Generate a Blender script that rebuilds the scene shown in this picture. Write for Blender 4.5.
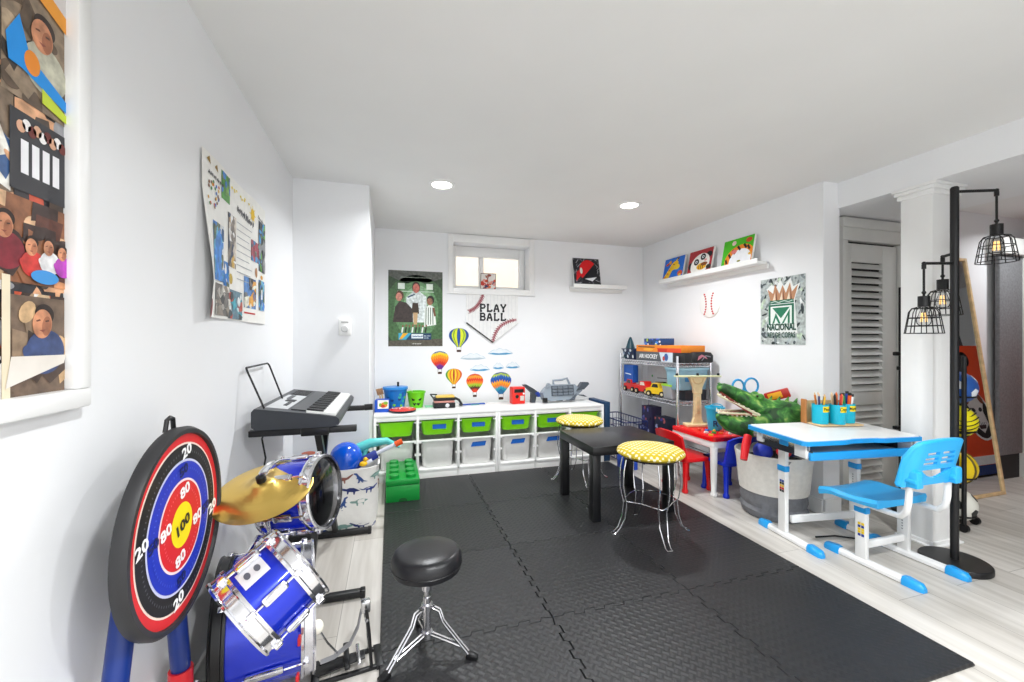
import bpy, bmesh, math, random
from mathutils import Vector, Matrix
PI = math.pi
for o in list(bpy.data.objects): bpy.data.objects.remove(o)
SC = bpy.context.scene
COL = SC.collection

# ------------------------------------------------------------------ camera, world, exposure
cam_d = bpy.data.cameras.new('camera'); cam = bpy.data.objects.new('camera', cam_d); COL.objects.link(cam)
cam_d.sensor_width = 36; cam_d.lens = 412/1024*36; cam_d.clip_start = .02
cam.location = (0, 0, 1.11); cam.rotation_euler = (math.radians(90), 0, math.radians(-16.5))
SC.camera = cam
SC.view_settings.view_transform = 'Standard'; SC.view_settings.look = 'None'
SC.view_settings.gamma = 1; SC.view_settings.use_curve_mapping = False
SC.view_settings.exposure = 0.74
W = bpy.data.worlds.new('world'); SC.world = W; W.use_nodes = True
W.node_tree.nodes['Background'].inputs[0].default_value = (.95, .975, 1, 1)
W.node_tree.nodes['Background'].inputs[1].default_value = 1.25

def lamp_or_fill(loc, power, r=.07, spread=150):
    l = bpy.data.lights.new('downlight', 'AREA'); l.shape = 'DISK'; l.size = 2*r; l.energy = power
    l.spread = math.radians(spread); l.color = (.96, .985, 1)
    o = bpy.data.objects.new('downlight', l); o.location = loc; COL.objects.link(o)
LAMPS_AND_FILL = [(.324, 2.70), (1.72, 2.71), (.5, .15), (1.75, .1), (.5, -1.6), (1.75, -1.6), (4.7, 1.62)]  # first pair hangs in view; all the others are added fill, out of view
for x, y in LAMPS_AND_FILL: lamp_or_fill((x, y, 2.11 if x < 4 else 2.11), (4.5 if x > 3 else 10.5 if y > 1 else 15.5))  # the far right one is added to brighten the wall by the mirror

# ------------------------------------------------------------------ materials
def lin(h):
    h = h.lstrip('#'); c = [int(h[i:i+2], 16)/255 for i in (0, 2, 4)]
    return tuple(x/12.92 if x <= .04045 else ((x+.055)/1.055)**2.4 for x in c) + (1,)
MC = {}
def mat(h, rough=.5, metal=0, var=.05, scale=14, bump=0, bscale=60, trans=0, alpha=1, emit=0, coat=0, ior=1.45, sheen=0):
    key = (h, rough, metal, var, scale, bump, bscale, trans, alpha, emit, coat, ior)
    if key in MC: return MC[key]
    m = bpy.data.materials.new('m_'+h.lstrip('#')); m.use_nodes = True
    nt = m.node_tree; b = nt.nodes['Principled BSDF']; c = lin(h)
    b.inputs['Roughness'].default_value = rough; b.inputs['Metallic'].default_value = metal; b.inputs['IOR'].default_value = ior
    b.inputs['Base Color'].default_value = c
    if trans: b.inputs['Transmission Weight'].default_value = trans
    if alpha < 1: b.inputs['Alpha'].default_value = alpha
    if coat: b.inputs['Coat Weight'].default_value = coat; b.inputs['Coat Roughness'].default_value = .05
    if emit: b.inputs['Emission Color'].default_value = c; b.inputs['Emission Strength'].default_value = emit
    if var or bump:
        tc = nt.nodes.new('ShaderNodeTexCoord'); n = nt.nodes.new('ShaderNodeTexNoise')
        n.inputs['Scale'].default_value = scale; n.inputs['Detail'].default_value = 3
        nt.links.new(tc.outputs['Object'], n.inputs['Vector'])
        if var:
            r = nt.nodes.new('ShaderNodeValToRGB')
            r.color_ramp.elements[0].position = .3; r.color_ramp.elements[1].position = .7
            r.color_ramp.elements[0].color = tuple(x*(1-var) for x in c[:3])+(1,)
            r.color_ramp.elements[1].color = tuple(min(1, x*(1+var)) for x in c[:3])+(1,)
            nt.links.new(n.outputs['Fac'], r.inputs['Fac']); nt.links.new(r.outputs['Color'], b.inputs['Base Color'])
        if bump:
            n2 = nt.nodes.new('ShaderNodeTexNoise'); n2.inputs['Scale'].default_value = bscale
            bp = nt.nodes.new('ShaderNodeBump'); bp.inputs['Strength'].default_value = bump; bp.inputs['Distance'].default_value = .004
            nt.links.new(tc.outputs['Object'], n2.inputs['Vector']); nt.links.new(n2.outputs['Fac'], bp.inputs['Height'])
            nt.links.new(bp.outputs['Normal'], b.inputs['Normal'])
    MC[key] = m
    return m
def P(h): return mat(h, .55, var=.04, scale=25)          # printed / painted colour
def PH(h): return mat(h, .45, var=.34, scale=46)        # a patch of a snapshot
def PL(h, r=.35): return mat(h, r, var=.03, scale=9)      # plastic
def FAB(h): return mat(h, .9, var=.12, scale=40, bump=.4, bscale=140)
WALL = mat('#F1F2F4', .55, var=.012, scale=3, bump=.03, bscale=220)
CEIL = mat('#EFEFEE', .8, var=.012, scale=3)
TRIM = mat('#F4F4F3', .35, var=.012, scale=5)
WHITE = mat('#F2F2F0', .3, var=.015, scale=8)
BLACK = mat('#101012', .35, var=.1, scale=30)
BLKM = mat('#141416', .42, var=.1, scale=30)
CHROME = mat('#E4E4E8', .12, 1, var=.03)
STEEL = mat('#C6C6C8', .25, 1, var=.04)
CYAN = PL('#36B4F4', .3)

def nodes(name):
    m = bpy.data.materials.new(name); m.use_nodes = True
    return m, m.node_tree, m.node_tree.nodes['Principled BSDF'], (lambda t: m.node_tree.nodes.new('ShaderNode'+t))

def floor_material():
    m, nt, b, N = nodes('laminate_planks'); L = nt.links.new
    tc = N('TexCoord'); mp = N('Mapping'); mp.inputs['Rotation'].default_value = (0, 0, PI/2)
    L(tc.outputs['Object'], mp.inputs['Vector'])
    br = N('TexBrick'); br.inputs['Scale'].default_value = 1; br.inputs['Brick Width'].default_value = 1.22; br.inputs['Row Height'].default_value = .19
    br.inputs['Mortar Size'].default_value = .0012; br.offset = .37
    br.inputs['Color1'].default_value = lin('#D6D2CC'); br.inputs['Color2'].default_value = lin('#C6C1BA'); br.inputs['Mortar'].default_value = lin('#8F8A84')
    L(mp.outputs['Vector'], br.inputs['Vector'])
    mp2 = N('Mapping'); mp2.inputs['Scale'].default_value = (14, .9, 1); L(tc.outputs['Object'], mp2.inputs['Vector'])
    n = N('TexNoise'); n.inputs['Scale'].default_value = 1.6; n.inputs['Detail'].default_value = 6; L(mp2.outputs['Vector'], n.inputs['Vector'])
    r = N('ValToRGB'); r.color_ramp.elements[0].position = .32; r.color_ramp.elements[1].position = .68
    r.color_ramp.elements[0].color = (.62, .60, .57, 1); r.color_ramp.elements[1].color = (1, 1, 1, 1); L(n.outputs['Fac'], r.inputs['Fac'])
    mx = N('MixRGB'); mx.blend_type = 'MULTIPLY'; mx.inputs[0].default_value = .75
    L(br.outputs['Color'], mx.inputs[1]); L(r.outputs['Color'], mx.inputs[2]); L(mx.outputs['Color'], b.inputs['Base Color'])
    b.inputs['Roughness'].default_value = .38
    return m
def mat_tile_material():
    m, nt, b, N = nodes('foam_tread'); L = nt.links.new
    tc = N('TexCoord'); mp = N('Mapping'); mp.inputs['Rotation'].default_value = (0, 0, PI/4); L(tc.outputs['Object'], mp.inputs['Vector'])
    ck = N('TexChecker'); ck.inputs['Scale'].default_value = 44; L(mp.outputs['Vector'], ck.inputs['Vector'])
    w1 = N('TexWave'); w1.bands_direction = 'X'; w1.inputs['Scale'].default_value = 14; L(mp.outputs['Vector'], w1.inputs['Vector'])
    w2 = N('TexWave'); w2.bands_direction = 'Y'; w2.inputs['Scale'].default_value = 14; L(mp.outputs['Vector'], w2.inputs['Vector'])
    mx = N('MixRGB'); L(ck.outputs['Fac'], mx.inputs[0]); L(w1.outputs['Color'], mx.inputs[1]); L(w2.outputs['Color'], mx.inputs[2])
    bp = N('Bump'); bp.inputs['Strength'].default_value = .32; bp.inputs['Distance'].default_value = .003
    L(mx.outputs['Color'], bp.inputs['Height']); L(bp.outputs['Normal'], b.inputs['Normal'])
    n = N('TexNoise'); n.inputs['Scale'].default_value = 5; n.inputs['Detail'].default_value = 5; L(tc.outputs['Object'], n.inputs['Vector'])
    r = N('ValToRGB'); r.color_ramp.elements[0].color = lin('#18181A'); r.color_ramp.elements[1].color = lin('#252527'); L(n.outputs['Fac'], r.inputs['Fac'])
    oi = N('ObjectInfo'); hs = N('HueSaturation'); mm = N('MapRange'); mm.inputs['To Min'].default_value = .85; mm.inputs['To Max'].default_value = 1.25; L(oi.outputs['Random'], mm.inputs['Value']); L(mm.outputs[0], hs.inputs['Value']); L(r.outputs['Color'], hs.inputs['Color'])
    L(hs.outputs['Color'], b.inputs['Base Color']); b.inputs['Roughness'].default_value = .45
    return m
def seat_material():
    m, nt, b, N = nodes('dotted_fabric'); L = nt.links.new
    tc = N('TexCoord'); outs = []
    for k in range(3):
        a = k*2*PI/3+.2; d = N('VectorMath'); d.operation = 'DOT_PRODUCT'; w = 2*PI/.026
        d.inputs[1].default_value = (math.cos(a)*w, math.sin(a)*w, .35*w); L(tc.outputs['Object'], d.inputs[0])
        c = N('Math'); c.operation = 'COSINE'; L(d.outputs['Value'], c.inputs[0]); outs.append(c)
    s1 = N('Math'); L(outs[0].outputs[0], s1.inputs[0]); L(outs[1].outputs[0], s1.inputs[1])
    s2 = N('Math'); L(s1.outputs[0], s2.inputs[0]); L(outs[2].outputs[0], s2.inputs[1])
    mr = N('MapRange'); mr.inputs['From Min'].default_value = -1.5; mr.inputs['From Max'].default_value = 3; L(s2.outputs[0], mr.inputs['Value'])
    r = N('ValToRGB'); e = r.color_ramp.elements; e[0].position = .10; e[0].color = lin('#EFE6C4'); e[1].position = .19; e[1].color = lin('#C6AE24')
    x = e.new(.85); x.color = lin('#B79C18')
    L(mr.outputs[0], r.inputs['Fac']); L(r.outputs['Color'], b.inputs['Base Color']); b.inputs['Roughness'].default_value = .85
    return m
def plush_material():
    m, nt, b, N = nodes('crocodile_skin'); L = nt.links.new
    tc = N('TexCoord'); n = N('TexNoise'); n.inputs['Scale'].default_value = 13; n.inputs['Detail'].default_value = 4; n.inputs['Distortion'].default_value = 1.2
    L(tc.outputs['Object'], n.inputs['Vector'])
    r = N('ValToRGB'); e = r.color_ramp.elements; e[0].position = .36; e[0].color = lin('#123A12'); e[1].position = .68; e[1].color = lin('#9DB85E')
    x = e.new(.48); x.color = lin('#2A6A22'); x = e.new(.57); x.color = lin('#4A8A34')
    L(n.outputs['Fac'], r.inputs['Fac']); L(r.outputs['Color'], b.inputs['Base Color']); b.inputs['Roughness'].default_value = .6
    return m
def cymbal_material():
    m, nt, b, N = nodes('brass'); L = nt.links.new
    tc = N('TexCoord'); w = N('TexWave'); w.wave_type = 'RINGS'; w.rings_direction = 'Z'; w.inputs['Scale'].default_value = 30; w.inputs['Distortion'].default_value = .3
    L(tc.outputs['Object'], w.inputs['Vector'])
    bp = N('Bump'); bp.inputs['Strength'].default_value = .12; bp.inputs['Distance'].default_value = .0005; L(w.outputs['Fac'], bp.inputs['Height']); L(bp.outputs['Normal'], b.inputs['Normal'])
    b.inputs['Base Color'].default_value = lin('#E6C36A'); b.inputs['Metallic'].default_value = 1; b.inputs['Roughness'].default_value = .3
    b.inputs['Anisotropic'].default_value = .7
    return m
FLOOR = floor_material(); TILE = mat_tile_material(); OGEE = seat_material(); CROC = plush_material(); BRASS = cymbal_material()
WOODL = mat('#D9B98A', .5, var=.18, scale=22)
WOODP = mat('#E7CFA0', .5, var=.1, scale=30)
def thin_glass(name, tint=1):
    m, nt, b, N = nodes(name); nt.nodes.remove(b); L = nt.links.new
    t = N('BsdfTransparent'); t.inputs[0].default_value = (tint, tint, tint, 1); g = N('BsdfGlossy'); g.inputs['Roughness'].default_value = .02
    lw = N('LayerWeight'); lw.inputs[0].default_value = .12; mx = N('MixShader'); L(lw.outputs['Fresnel'], mx.inputs[0]); L(t.outputs[0], mx.inputs[1]); L(g.outputs[0], mx.inputs[2])
    L(mx.outputs[0], nt.nodes['Material Output'].inputs[0]); return m
GLASS = thin_glass('clear_pane', .98)
MIRROR = mat('#DFE2E3', .015, 1, var=0)
FROST = mat('#F0EFEC', .3, var=.03, scale=20, alpha=.93)
BLUEG = mat('#0A2BC4', .22, .35, var=.04, coat=.6)

# ------------------------------------------------------------------ mesh builder
def frame(o, u, v):
    u = Vector(u).normalized(); v = Vector(v).normalized(); n = u.cross(v)
    return Matrix(((u.x, v.x, n.x, o[0]), (u.y, v.y, n.y, o[1]), (u.z, v.z, n.z, o[2]), (0, 0, 0, 1)))
def axisM(p, d):
    return Matrix.Translation(Vector(p)) @ Vector((0, 0, 1)).rotation_difference(Vector(d).normalized()).to_matrix().to_4x4()
def T(x, y, z): return Matrix.Translation((x, y, z))
def RX(a): return Matrix.Rotation(a, 4, 'X')
def RY(a): return Matrix.Rotation(a, 4, 'Y')
def RZ(a): return Matrix.Rotation(a, 4, 'Z')
def rr(w, d, r, n=4, cx=0, cy=0):
    r = min(r, w/2-1e-4, d/2-1e-4); out = []
    for k, (sx, sy) in enumerate(((1, 1), (-1, 1), (-1, -1), (1, -1))):
        for i in range(n+1):
            a = (k+i/n)*PI/2
            out.append((cx+sx*(w/2-r)+r*math.cos(a), cy+sy*(d/2-r)+r*math.sin(a)))
    return out
def circ(r, n=24, cx=0, cy=0, ry=None, a0=0):
    ry = r if ry is None else ry
    return [(cx+r*math.cos(a0+2*PI*i/n), cy+ry*math.sin(a0+2*PI*i/n)) for i in range(n)]
TXT = {}
class MB:
    def __init__(s): s.v = []; s.f = []; s.m = []; s.sm = []; s.mats = []
    def mi(s, m):
        if m not in s.mats: s.mats.append(m)
        return s.mats.index(m)
    def add(s, vs, fs, m, M=None, smooth=False):
        b = len(s.v); k = s.mi(m)
        s.v += [(M @ Vector(p)) if M else Vector(p) for p in vs]
        for f in fs: s.f.append([b+i for i in f]); s.m.append(k); s.sm.append(smooth)
        return s
    def box(s, x0, x1, y0, y1, z0, z1, m, bev=0, M=None, seg=2):
        if bev <= 0:
            vs = [(x, y, z) for z in (z0, z1) for y in (y0, y1) for x in (x0, x1)]
            return s.add(vs, [(0, 2, 3, 1), (4, 5, 7, 6), (0, 1, 5, 4), (2, 6, 7, 3), (0, 4, 6, 2), (1, 3, 7, 5)], m, M)
        bm = bmesh.new(); bmesh.ops.create_cube(bm, size=1)
        for v in bm.verts: v.co = Vector((x0+(v.co.x+.5)*(x1-x0), y0+(v.co.y+.5)*(y1-y0), z0+(v.co.z+.5)*(z1-z0)))
        bev = min(bev, .49*min(x1-x0, y1-y0, z1-z0))
        bmesh.ops.bevel(bm, geom=bm.edges[:], offset=bev, segments=seg, affect='EDGES', profile=.5)
        bm.verts.index_update()
        s.add([v.co.copy() for v in bm.verts], [[v.index for v in f.verts] for f in bm.faces], m, M, True); bm.free()
        return s
    def loft(s, loops, m, cap0=True, cap1=True, M=None, smooth=True, close=False):
        n = len(loops[0]); vs = [p for l in loops for p in l]; fs = []
        K = len(loops)
        for k in range(K if close else K-1):
            k2 = (k+1) % K
            for i in range(n):
                j = (i+1) % n; fs.append((k*n+i, k*n+j, k2*n+j, k2*n+i))
        s.add(vs, fs, m, M, smooth)
        if not close:
            if cap0: s.add(loops[0], [list(range(n))[::-1]], m, M)
            if cap1: s.add(loops[-1], [list(range(n))], m, M)
        return s
    def prism(s, pts, z0, z1, m, M=None, smooth=False, inset=0):
        if sum(pts[i][0]*pts[(i+1) % len(pts)][1]-pts[(i+1) % len(pts)][0]*pts[i][1] for i in range(len(pts))) < 0: pts = pts[::-1]
        lo = [[(x, y, z0) for x, y in pts], [(x, y, z1) for x, y in pts]]
        return s.loft(lo, m, M=M, smooth=smooth)
    def lathe(s, prof, m, M=None, n=24, cap=True, smooth=True):
        loops = [[(r*math.cos(2*PI*i/n), r*math.sin(2*PI*i/n), z) for i in range(n)] for r, z in prof]
        return s.loft(loops, m, cap, cap, M, smooth)
    def cyl(s, p0, p1, r0, m, r1=None, n=14, cap=True):
        p0 = Vector(p0); p1 = Vector(p1); L = (p1-p0).length
        return s.lathe([(r0, 0), (r0 if r1 is None else r1, L)], m, axisM(p0, p1-p0), n, cap)
    def tube(s, pts, r, m, n=8, closed=False, M=None):
        pts = [Vector(p) for p in pts]; K = len(pts); loops = []; up = None
        for i in range(K):
            a = pts[(i-1) % K] if closed or i > 0 else pts[i]; b = pts[(i+1) % K] if closed or i < K-1 else pts[i]
            t = (b-a).normalized()
            if up is None: up = t.orthogonal().normalized()
            up = (up-t*up.dot(t)); up = up.normalized() if up.length > 1e-6 else t.orthogonal().normalized()
            w = t.cross(up); rad = r[i] if isinstance(r, (list, tuple)) else r
            loops.append([pts[i]+(up*math.cos(2*PI*j/n)+w*math.sin(2*PI*j/n))*rad for j in range(n)])
        return s.loft(loops, m, M=M, close=closed)
    def ball(s, c, r, m, nu=16, nv=10, M=None):
        rx, ry, rz = (r, r, r) if not isinstance(r, (tuple, list)) else r
        prof = [(max(.0005, math.sin(PI*k/nv)), -math.cos(PI*k/nv)) for k in range(nv+1)]
        MM = T(*c) @ Matrix.Diagonal((rx, ry, rz, 1))
        return s.lathe(prof, m, (M @ MM) if M else MM, nu)
    def text(s, t, size, m, M, ext=.0005, align='CENTER', bold=0, sx=1):
        key = (t, align, bold, ext/size)
        if key not in TXT:
            c = bpy.data.curves.new('t', 'FONT'); c.body = t; c.size = 1; c.extrude = ext/size; c.align_x = align; c.align_y = 'CENTER'; c.offset = bold; c.resolution_u = 2
            o = bpy.data.objects.new('t', c); COL.objects.link(o); bpy.context.view_layer.update()
            me = bpy.data.meshes.new_from_object(o)
            TXT[key] = ([v.co.copy() for v in me.vertices], [list(p.vertices) for p in me.polygons])
            bpy.data.objects.remove(o); bpy.data.meshes.remove(me); bpy.data.curves.remove(c)
        vs, fs = TXT[key]
        return s.add(vs, fs, m, M @ Matrix.Diagonal((size*sx, size, size, 1)))
    def tray(s, w0, d0, w1, d1, h, r, t, m, M=None, rim=.008, z0=0):
        L = lambda w, d, z, rad: [(x, y, z) for x, y in rr(w, d, rad)]
        lo = [L(w0-.01, d0-.01, z0, r), L(w0, d0, z0+.006, r), L(w1, d1, z0+h-.008, r), L(w1+2*rim, d1+2*rim, z0+h-.008, r+rim), L(w1+2*rim, d1+2*rim, z0+h, r+rim),
              L(w1-2*t, d1-2*t, z0+h, r), L(w0-2*t, d0-2*t, z0+t, r)]
        return s.loft(lo, m, M=M)
    def build(s, name, parent=None, label=None):
        me = bpy.data.meshes.new(name); me.from_pydata([tuple(v) for v in s.v], [], s.f)
        for m in s.mats: me.materials.append(m)
        me.polygons.foreach_set('material_index', s.m); me.polygons.foreach_set('use_smooth', s.sm); me.update()
        bm = bmesh.new(); bm.from_mesh(me); bmesh.ops.recalc_face_normals(bm, faces=bm.faces[:]) if not getattr(s, 'flat', False) else None; bm.to_mesh(me); bm.free()
        if any(s.sm): me.set_sharp_from_angle(angle=math.radians(42))
        o = bpy.data.objects.new(name, me); COL.objects.link(o)
        if parent is not None: o.parent = parent
        if label: o['label'] = label
        return o
def tag(o, label, cat, group=None):
    o['label'] = label; o['category'] = cat
    if group: o['group'] = group
    return o
def thing(name, label, cat, loc=(0, 0, 0), rz=0, group=None, M=None):
    o = bpy.data.objects.new(name, None); COL.objects.link(o); o.empty_display_size = .05
    o.matrix_world = M if M else T(*loc) @ RZ(rz)
    return tag(o, label, cat, group)
def solo(mb, name, label, cat, loc=(0, 0, 0), rz=0, group=None, M=None):
    o = mb.build(name); o.matrix_world = M if M else T(*loc) @ RZ(rz)
    return tag(o, label, cat, group)
def struct(mb, name, parent=None):
    o = mb.build(name, parent)
    if parent is None: o['kind'] = 'structure'
    return o
def empty_struct(name):
    o = bpy.data.objects.new(name, None); COL.objects.link(o); o['kind'] = 'structure'; return o
def dup(root, M, label, group=None):
    r = root.copy(); COL.objects.link(r); r.matrix_world = M; r['label'] = label
    if group: r['group'] = group
    for ch in list(root.children):
        c = ch.copy(); COL.objects.link(c); c.parent = r
        for g in ch.children:
            d = g.copy(); COL.objects.link(d); d.parent = c
    return r
def B(*a, **k): return MB().box(*a, **k)

# flat printed art: coloured shapes laid on a sheet, in the sheet's own metres
def clip_poly(pts, x0, y0, x1, y1):
    for ax, lim, sg in ((0, x0, 1), (0, x1, -1), (1, y0, 1), (1, y1, -1)):
        out = []
        for i in range(len(pts)):
            a, b = pts[i-1], pts[i]; ia = sg*(a[ax]-lim) >= 0; ib = sg*(b[ax]-lim) >= 0
            if ia != ib:
                t = (lim-a[ax])/(b[ax]-a[ax]); out.append((a[0]+t*(b[0]-a[0]), a[1]+t*(b[1]-a[1])))
            if ib: out.append(b)
        pts = out
        if len(pts) < 3: return []
    return pts
def scribble(a, x0, x1, y, h, c, l, slope=0, seed=1):
    R = random.Random(seed); x = x0
    while x < x1:
        w_ = h*R.uniform(.35, .6); yy = y+slope*(x-x0)
        a.line([(x, yy), (x+w_*.3, yy+h*R.uniform(.5, 1)), (x+w_*.6, yy+h*R.uniform(0, .3)), (x+w_*.8, yy+h*R.uniform(.4, .8))], h*.16, c, l); x += w_*(1.0 if R.random() < .8 else 1.7)
class Art(MB):
    def __init__(s, e=.0005, z=0, warp=None): super().__init__(); s.e = e; s.z0 = z; s.clip = None; s.warp = warp; s.flat = True
    def poly(s, pts, c, l=1):
        if s.clip: pts = clip_poly(pts, *s.clip)
        if len(pts) < 3: return s
        a = sum(pts[i-1][0]*pts[i][1]-pts[i][0]*pts[i-1][1] for i in range(len(pts)))
        if a < 0: pts = pts[::-1]
        z = s.z0+s.e*l
        return s.add([(x, y, z+(s.warp(x, y) if s.warp else 0)) for x, y in pts], [list(range(len(pts)))], c if not isinstance(c, str) else P(c))
    def rect(s, x0, y0, x1, y1, c, l=1): return s.poly([(x0, y0), (x1, y0), (x1, y1), (x0, y1)], c, l)
    def ell(s, cx, cy, rx, ry, c, l=1, rot=0, n=28):
        q = []
        for i in range(n):
            a = 2*PI*i/n; x, y = rx*math.cos(a), ry*math.sin(a)
            q.append((cx+x*math.cos(rot)-y*math.sin(rot), cy+x*math.sin(rot)+y*math.cos(rot)))
        return s.poly(q, c, l)
    def line(s, pts, w, c, l=1):
        for (x0, y0), (x1, y1) in zip(pts, pts[1:]):
            d = math.hypot(x1-x0, y1-y0) or 1e-6; nx, ny = -(y1-y0)/d*w/2, (x1-x0)/d*w/2
            s.poly([(x0+nx, y0+ny), (x1+nx, y1+ny), (x1-nx, y1-ny), (x0-nx, y0-ny)], c, l)
        return s
    def txt(s, t, x, y, size, c, l=2, bold=0, rot=0, sx=1, align='CENTER'):
        return s.text(t, size, P(c), T(x, y, s.z0+s.e*l+(s.warp(x, y) if s.warp else 0)) @ RZ(rot), .0002, align, bold, sx)
    def photo(s, x0, y0, x1, y1, pal, seed, l=1, n=9, dl=.1):
        R = random.Random(seed); old = s.clip; s.clip = (x0, y0, x1, y1); w, h = x1-x0, y1-y0
        s.rect(x0, y0, x1, y1, PH(pal[0]), l)
        for k in range(n):
            c = PH(R.choice(pal)); cx, cy = x0+w*R.random(), y0+h*R.random()
            if R.random() < .55: s.ell(cx, cy, w*R.uniform(.05, .2), h*R.uniform(.05, .18), c, l+1+k*dl, R.uniform(0, 3), 14)
            else:
                a = R.uniform(0, 3); s.poly([(cx+w*.35*math.cos(a+t)*R.uniform(.4, 1), cy+h*.3*math.sin(a+t)*R.uniform(.4, 1)) for t in (0, 1.4, 3.0, 4.5)], c, l+1+k*dl)
        s.clip = old
        return s

# ------------------------------------------------------------------ the room
XL, XR, YB, ZC, YC, XC = -.583, 2.65, 3.91, 2.13, 2.856, -.13
struct(B(-.75, 7.2, -3.2, 4.9, -.06, 0, FLOOR), 'floor')
struct(B(-.75, 7.2, -3.2, 4.2, ZC, ZC+.08, CEIL), 'ceiling')
struct(B(XL-.12, XL, -3.2, YB+.1, 0, ZC, WALL), 'wall_left')
struct(B(XL, XC, YC, YB+.1, 0, ZC, WALL), 'wall_chase')
wb = MB(); WX0, WX1, WZ0, WZ1 = .575, 1.338, 1.615, 2.052
wb.box(XC, WX0, YB, YB+.3, 0, ZC, WALL).box(WX1, XR+.1, YB, YB+.3, 0, ZC, WALL).box(WX0, WX1, YB, YB+.3, 0, WZ0, WALL).box(WX0, WX1, YB, YB+.3, WZ1, ZC, WALL)
struct(wb, 'wall_back')
struct(B(XR, 2.79, 1.955, YB, 0, ZC, WALL), 'wall_right')
struct(B(2.775, 7.2, 2.10, 2.25, 0, ZC, WALL), 'wall_closet')
struct(B(2.775, 3.55, -3.2, 2.10, 1.966, ZC, WALL), 'ceiling_soffit')
struct(B(7.1, 7.2, -.7, 2.2, 0, ZC, WALL), 'wall_far_right')
struct(B(2.5, 7.2, -.8, -.7, 0, ZC, WALL), 'wall_rear')  # unseen wall added to keep light off the right side
# pillar with cap and base trim
pl = B(2.795, 3.0, 1.48, 1.625, 0, 1.966, TRIM, .003); po = struct(pl, 'wall_pillar')
c = MB()
for g, z0, z1 in ((.012, 1.905, 1.93), (.022, 1.93, 1.95), (.03, 1.95, 1.966)): c.box(2.795-g, 3.0+g, 1.48-g, 1.625+g, z0, z1, TRIM, .004)
c.build('cap_trim', po)
c = MB(); c.box(2.787, 3.008, 1.472, 1.633, 0, .03, TRIM, .006).box(2.775, 3.02, 1.46, 1.645, 0, .012, TRIM, .005); c.build('base_trim', po)
# baseboards
def baseboard(name, x0, x1, y0, y1):
    m = MB().box(x0, x1, y0, y1, 0, .09, TRIM, .004); m.box(x0+.0 if x1-x0 > .02 else x0, x1, y0, y1, .088, .1, TRIM, .005); struct(m, name)
baseboard('baseboard_left', XL, XL+.014, -3.2, YC)
baseboard('baseboard_chase', XL, XC, YC-.014, YC)
baseboard('baseboard_back', XC, XR, YB-.014, YB)
baseboard('baseboard_right', XR-.014, XR, 1.955, YB)
baseboard('baseboard_return', XR, 2.79, 1.941, 1.955)
baseboard('baseboard_closet', 3.53, 4.61, 2.086, 2.10)
# window
w = empty_struct('window_1'); m = MB(); t = .05
for x0, x1, z0, z1 in ((WX0-t, WX0, WZ0-t+.004, ZC-.004), (WX1, WX1+t, WZ0-t+.004, ZC-.004), (WX0, WX1, WZ1, ZC-.004), (WX0, WX1, WZ0-t+.004, WZ0)):
    m.box(x0, x1, YB-.016, YB, z0, z1, TRIM, .003)
m.build('window_casing', w)
MB().box(WX0-t-.01, WX1+t+.01, YB-.024, YB, WZ0-t-.006, WZ0-t+.006, TRIM, .003).build('window_apron', w)
m = MB()
FY = YB+.15
for x0, x1, z0, z1 in ((WX0+.001, WX0+.05, WZ0+.001, WZ1-.001), (WX1-.06, WX1-.001, WZ0+.001, WZ1-.001), (WX0+.0505, WX1-.0605, WZ0+.001, WZ0+.045), (WX0+.0505, WX1-.0605, WZ1-.10, WZ1-.001), (.855, .905, WZ0+.0455, WZ1-.1005)):
    m.box(x0, x1, FY, FY+.05, z0, z1, TRIM, .004)
m.build('sash', w)
m = MB().box(WX0+.05, WX1-.06, FY+.022, FY+.026, WZ0+.045, WZ1-.1, GLASS); m.build('pane', w)
struct(B(-.6, 2.6, 5.3, 5.4, .9, 2.7, mat('#F7E4CC', .9, var=.04, scale=6)), 'wall_window_well')
# louvred closet door
d = empty_struct('door_1')
DW = mat('#DADAD6', .45, var=.02, scale=8); X0, X1, DY = 3.005, 3.50, 2.06
m = MB(); m.box(2.945, X0-.012, DY-.02, 2.098, 0, 1.80, DW, .004).box(2.945, X1+.07, DY-.02, 2.098, 1.801, 1.888, DW, .004).box(X1+.012, X1+.07, DY-.02, 2.098, 0, 1.80, DW, .004).box(2.94, X1+.08, DY-.026, 2.098, 1.8885, 1.955, DW, .004)
m.build('door_casing', d)
MB().box(X0-.012, X1+.012, 2.085, 2.1, 0, 1.80, mat('#2A2A2A', .8)).build('door_backing', d)  # dark sheet stands in for the shade in the gaps round the leaf
m = MB(); D0, D1 = DY, DY+.028; Z1 = 1.785
m.box(X0, X0+.05, D0, D1, .012, Z1, DW, .003).box(X1-.14, X1, D0, D1, .012, Z1, DW, .003)
for z0, z1 in ((.012, .13), (.665, .755), (1.66, Z1)): m.box(X0+.05, X1-.14, D0, D1, z0, z1, DW, .003)
m.build('door_leaf', d)
m = MB()
for za, zb in ((.13, .665), (.755, 1.66)):
    n = int((zb-za)/.048)
    for i in range(n):
        z = za+(i+.5)*(zb-za)/n
        m.box(X0+.05, X1-.14, -.003, .003, -.026, .026, DW, M=T(0, D0+.014, z) @ RX(math.radians(-38)))
m.build('louvers', d)
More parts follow.
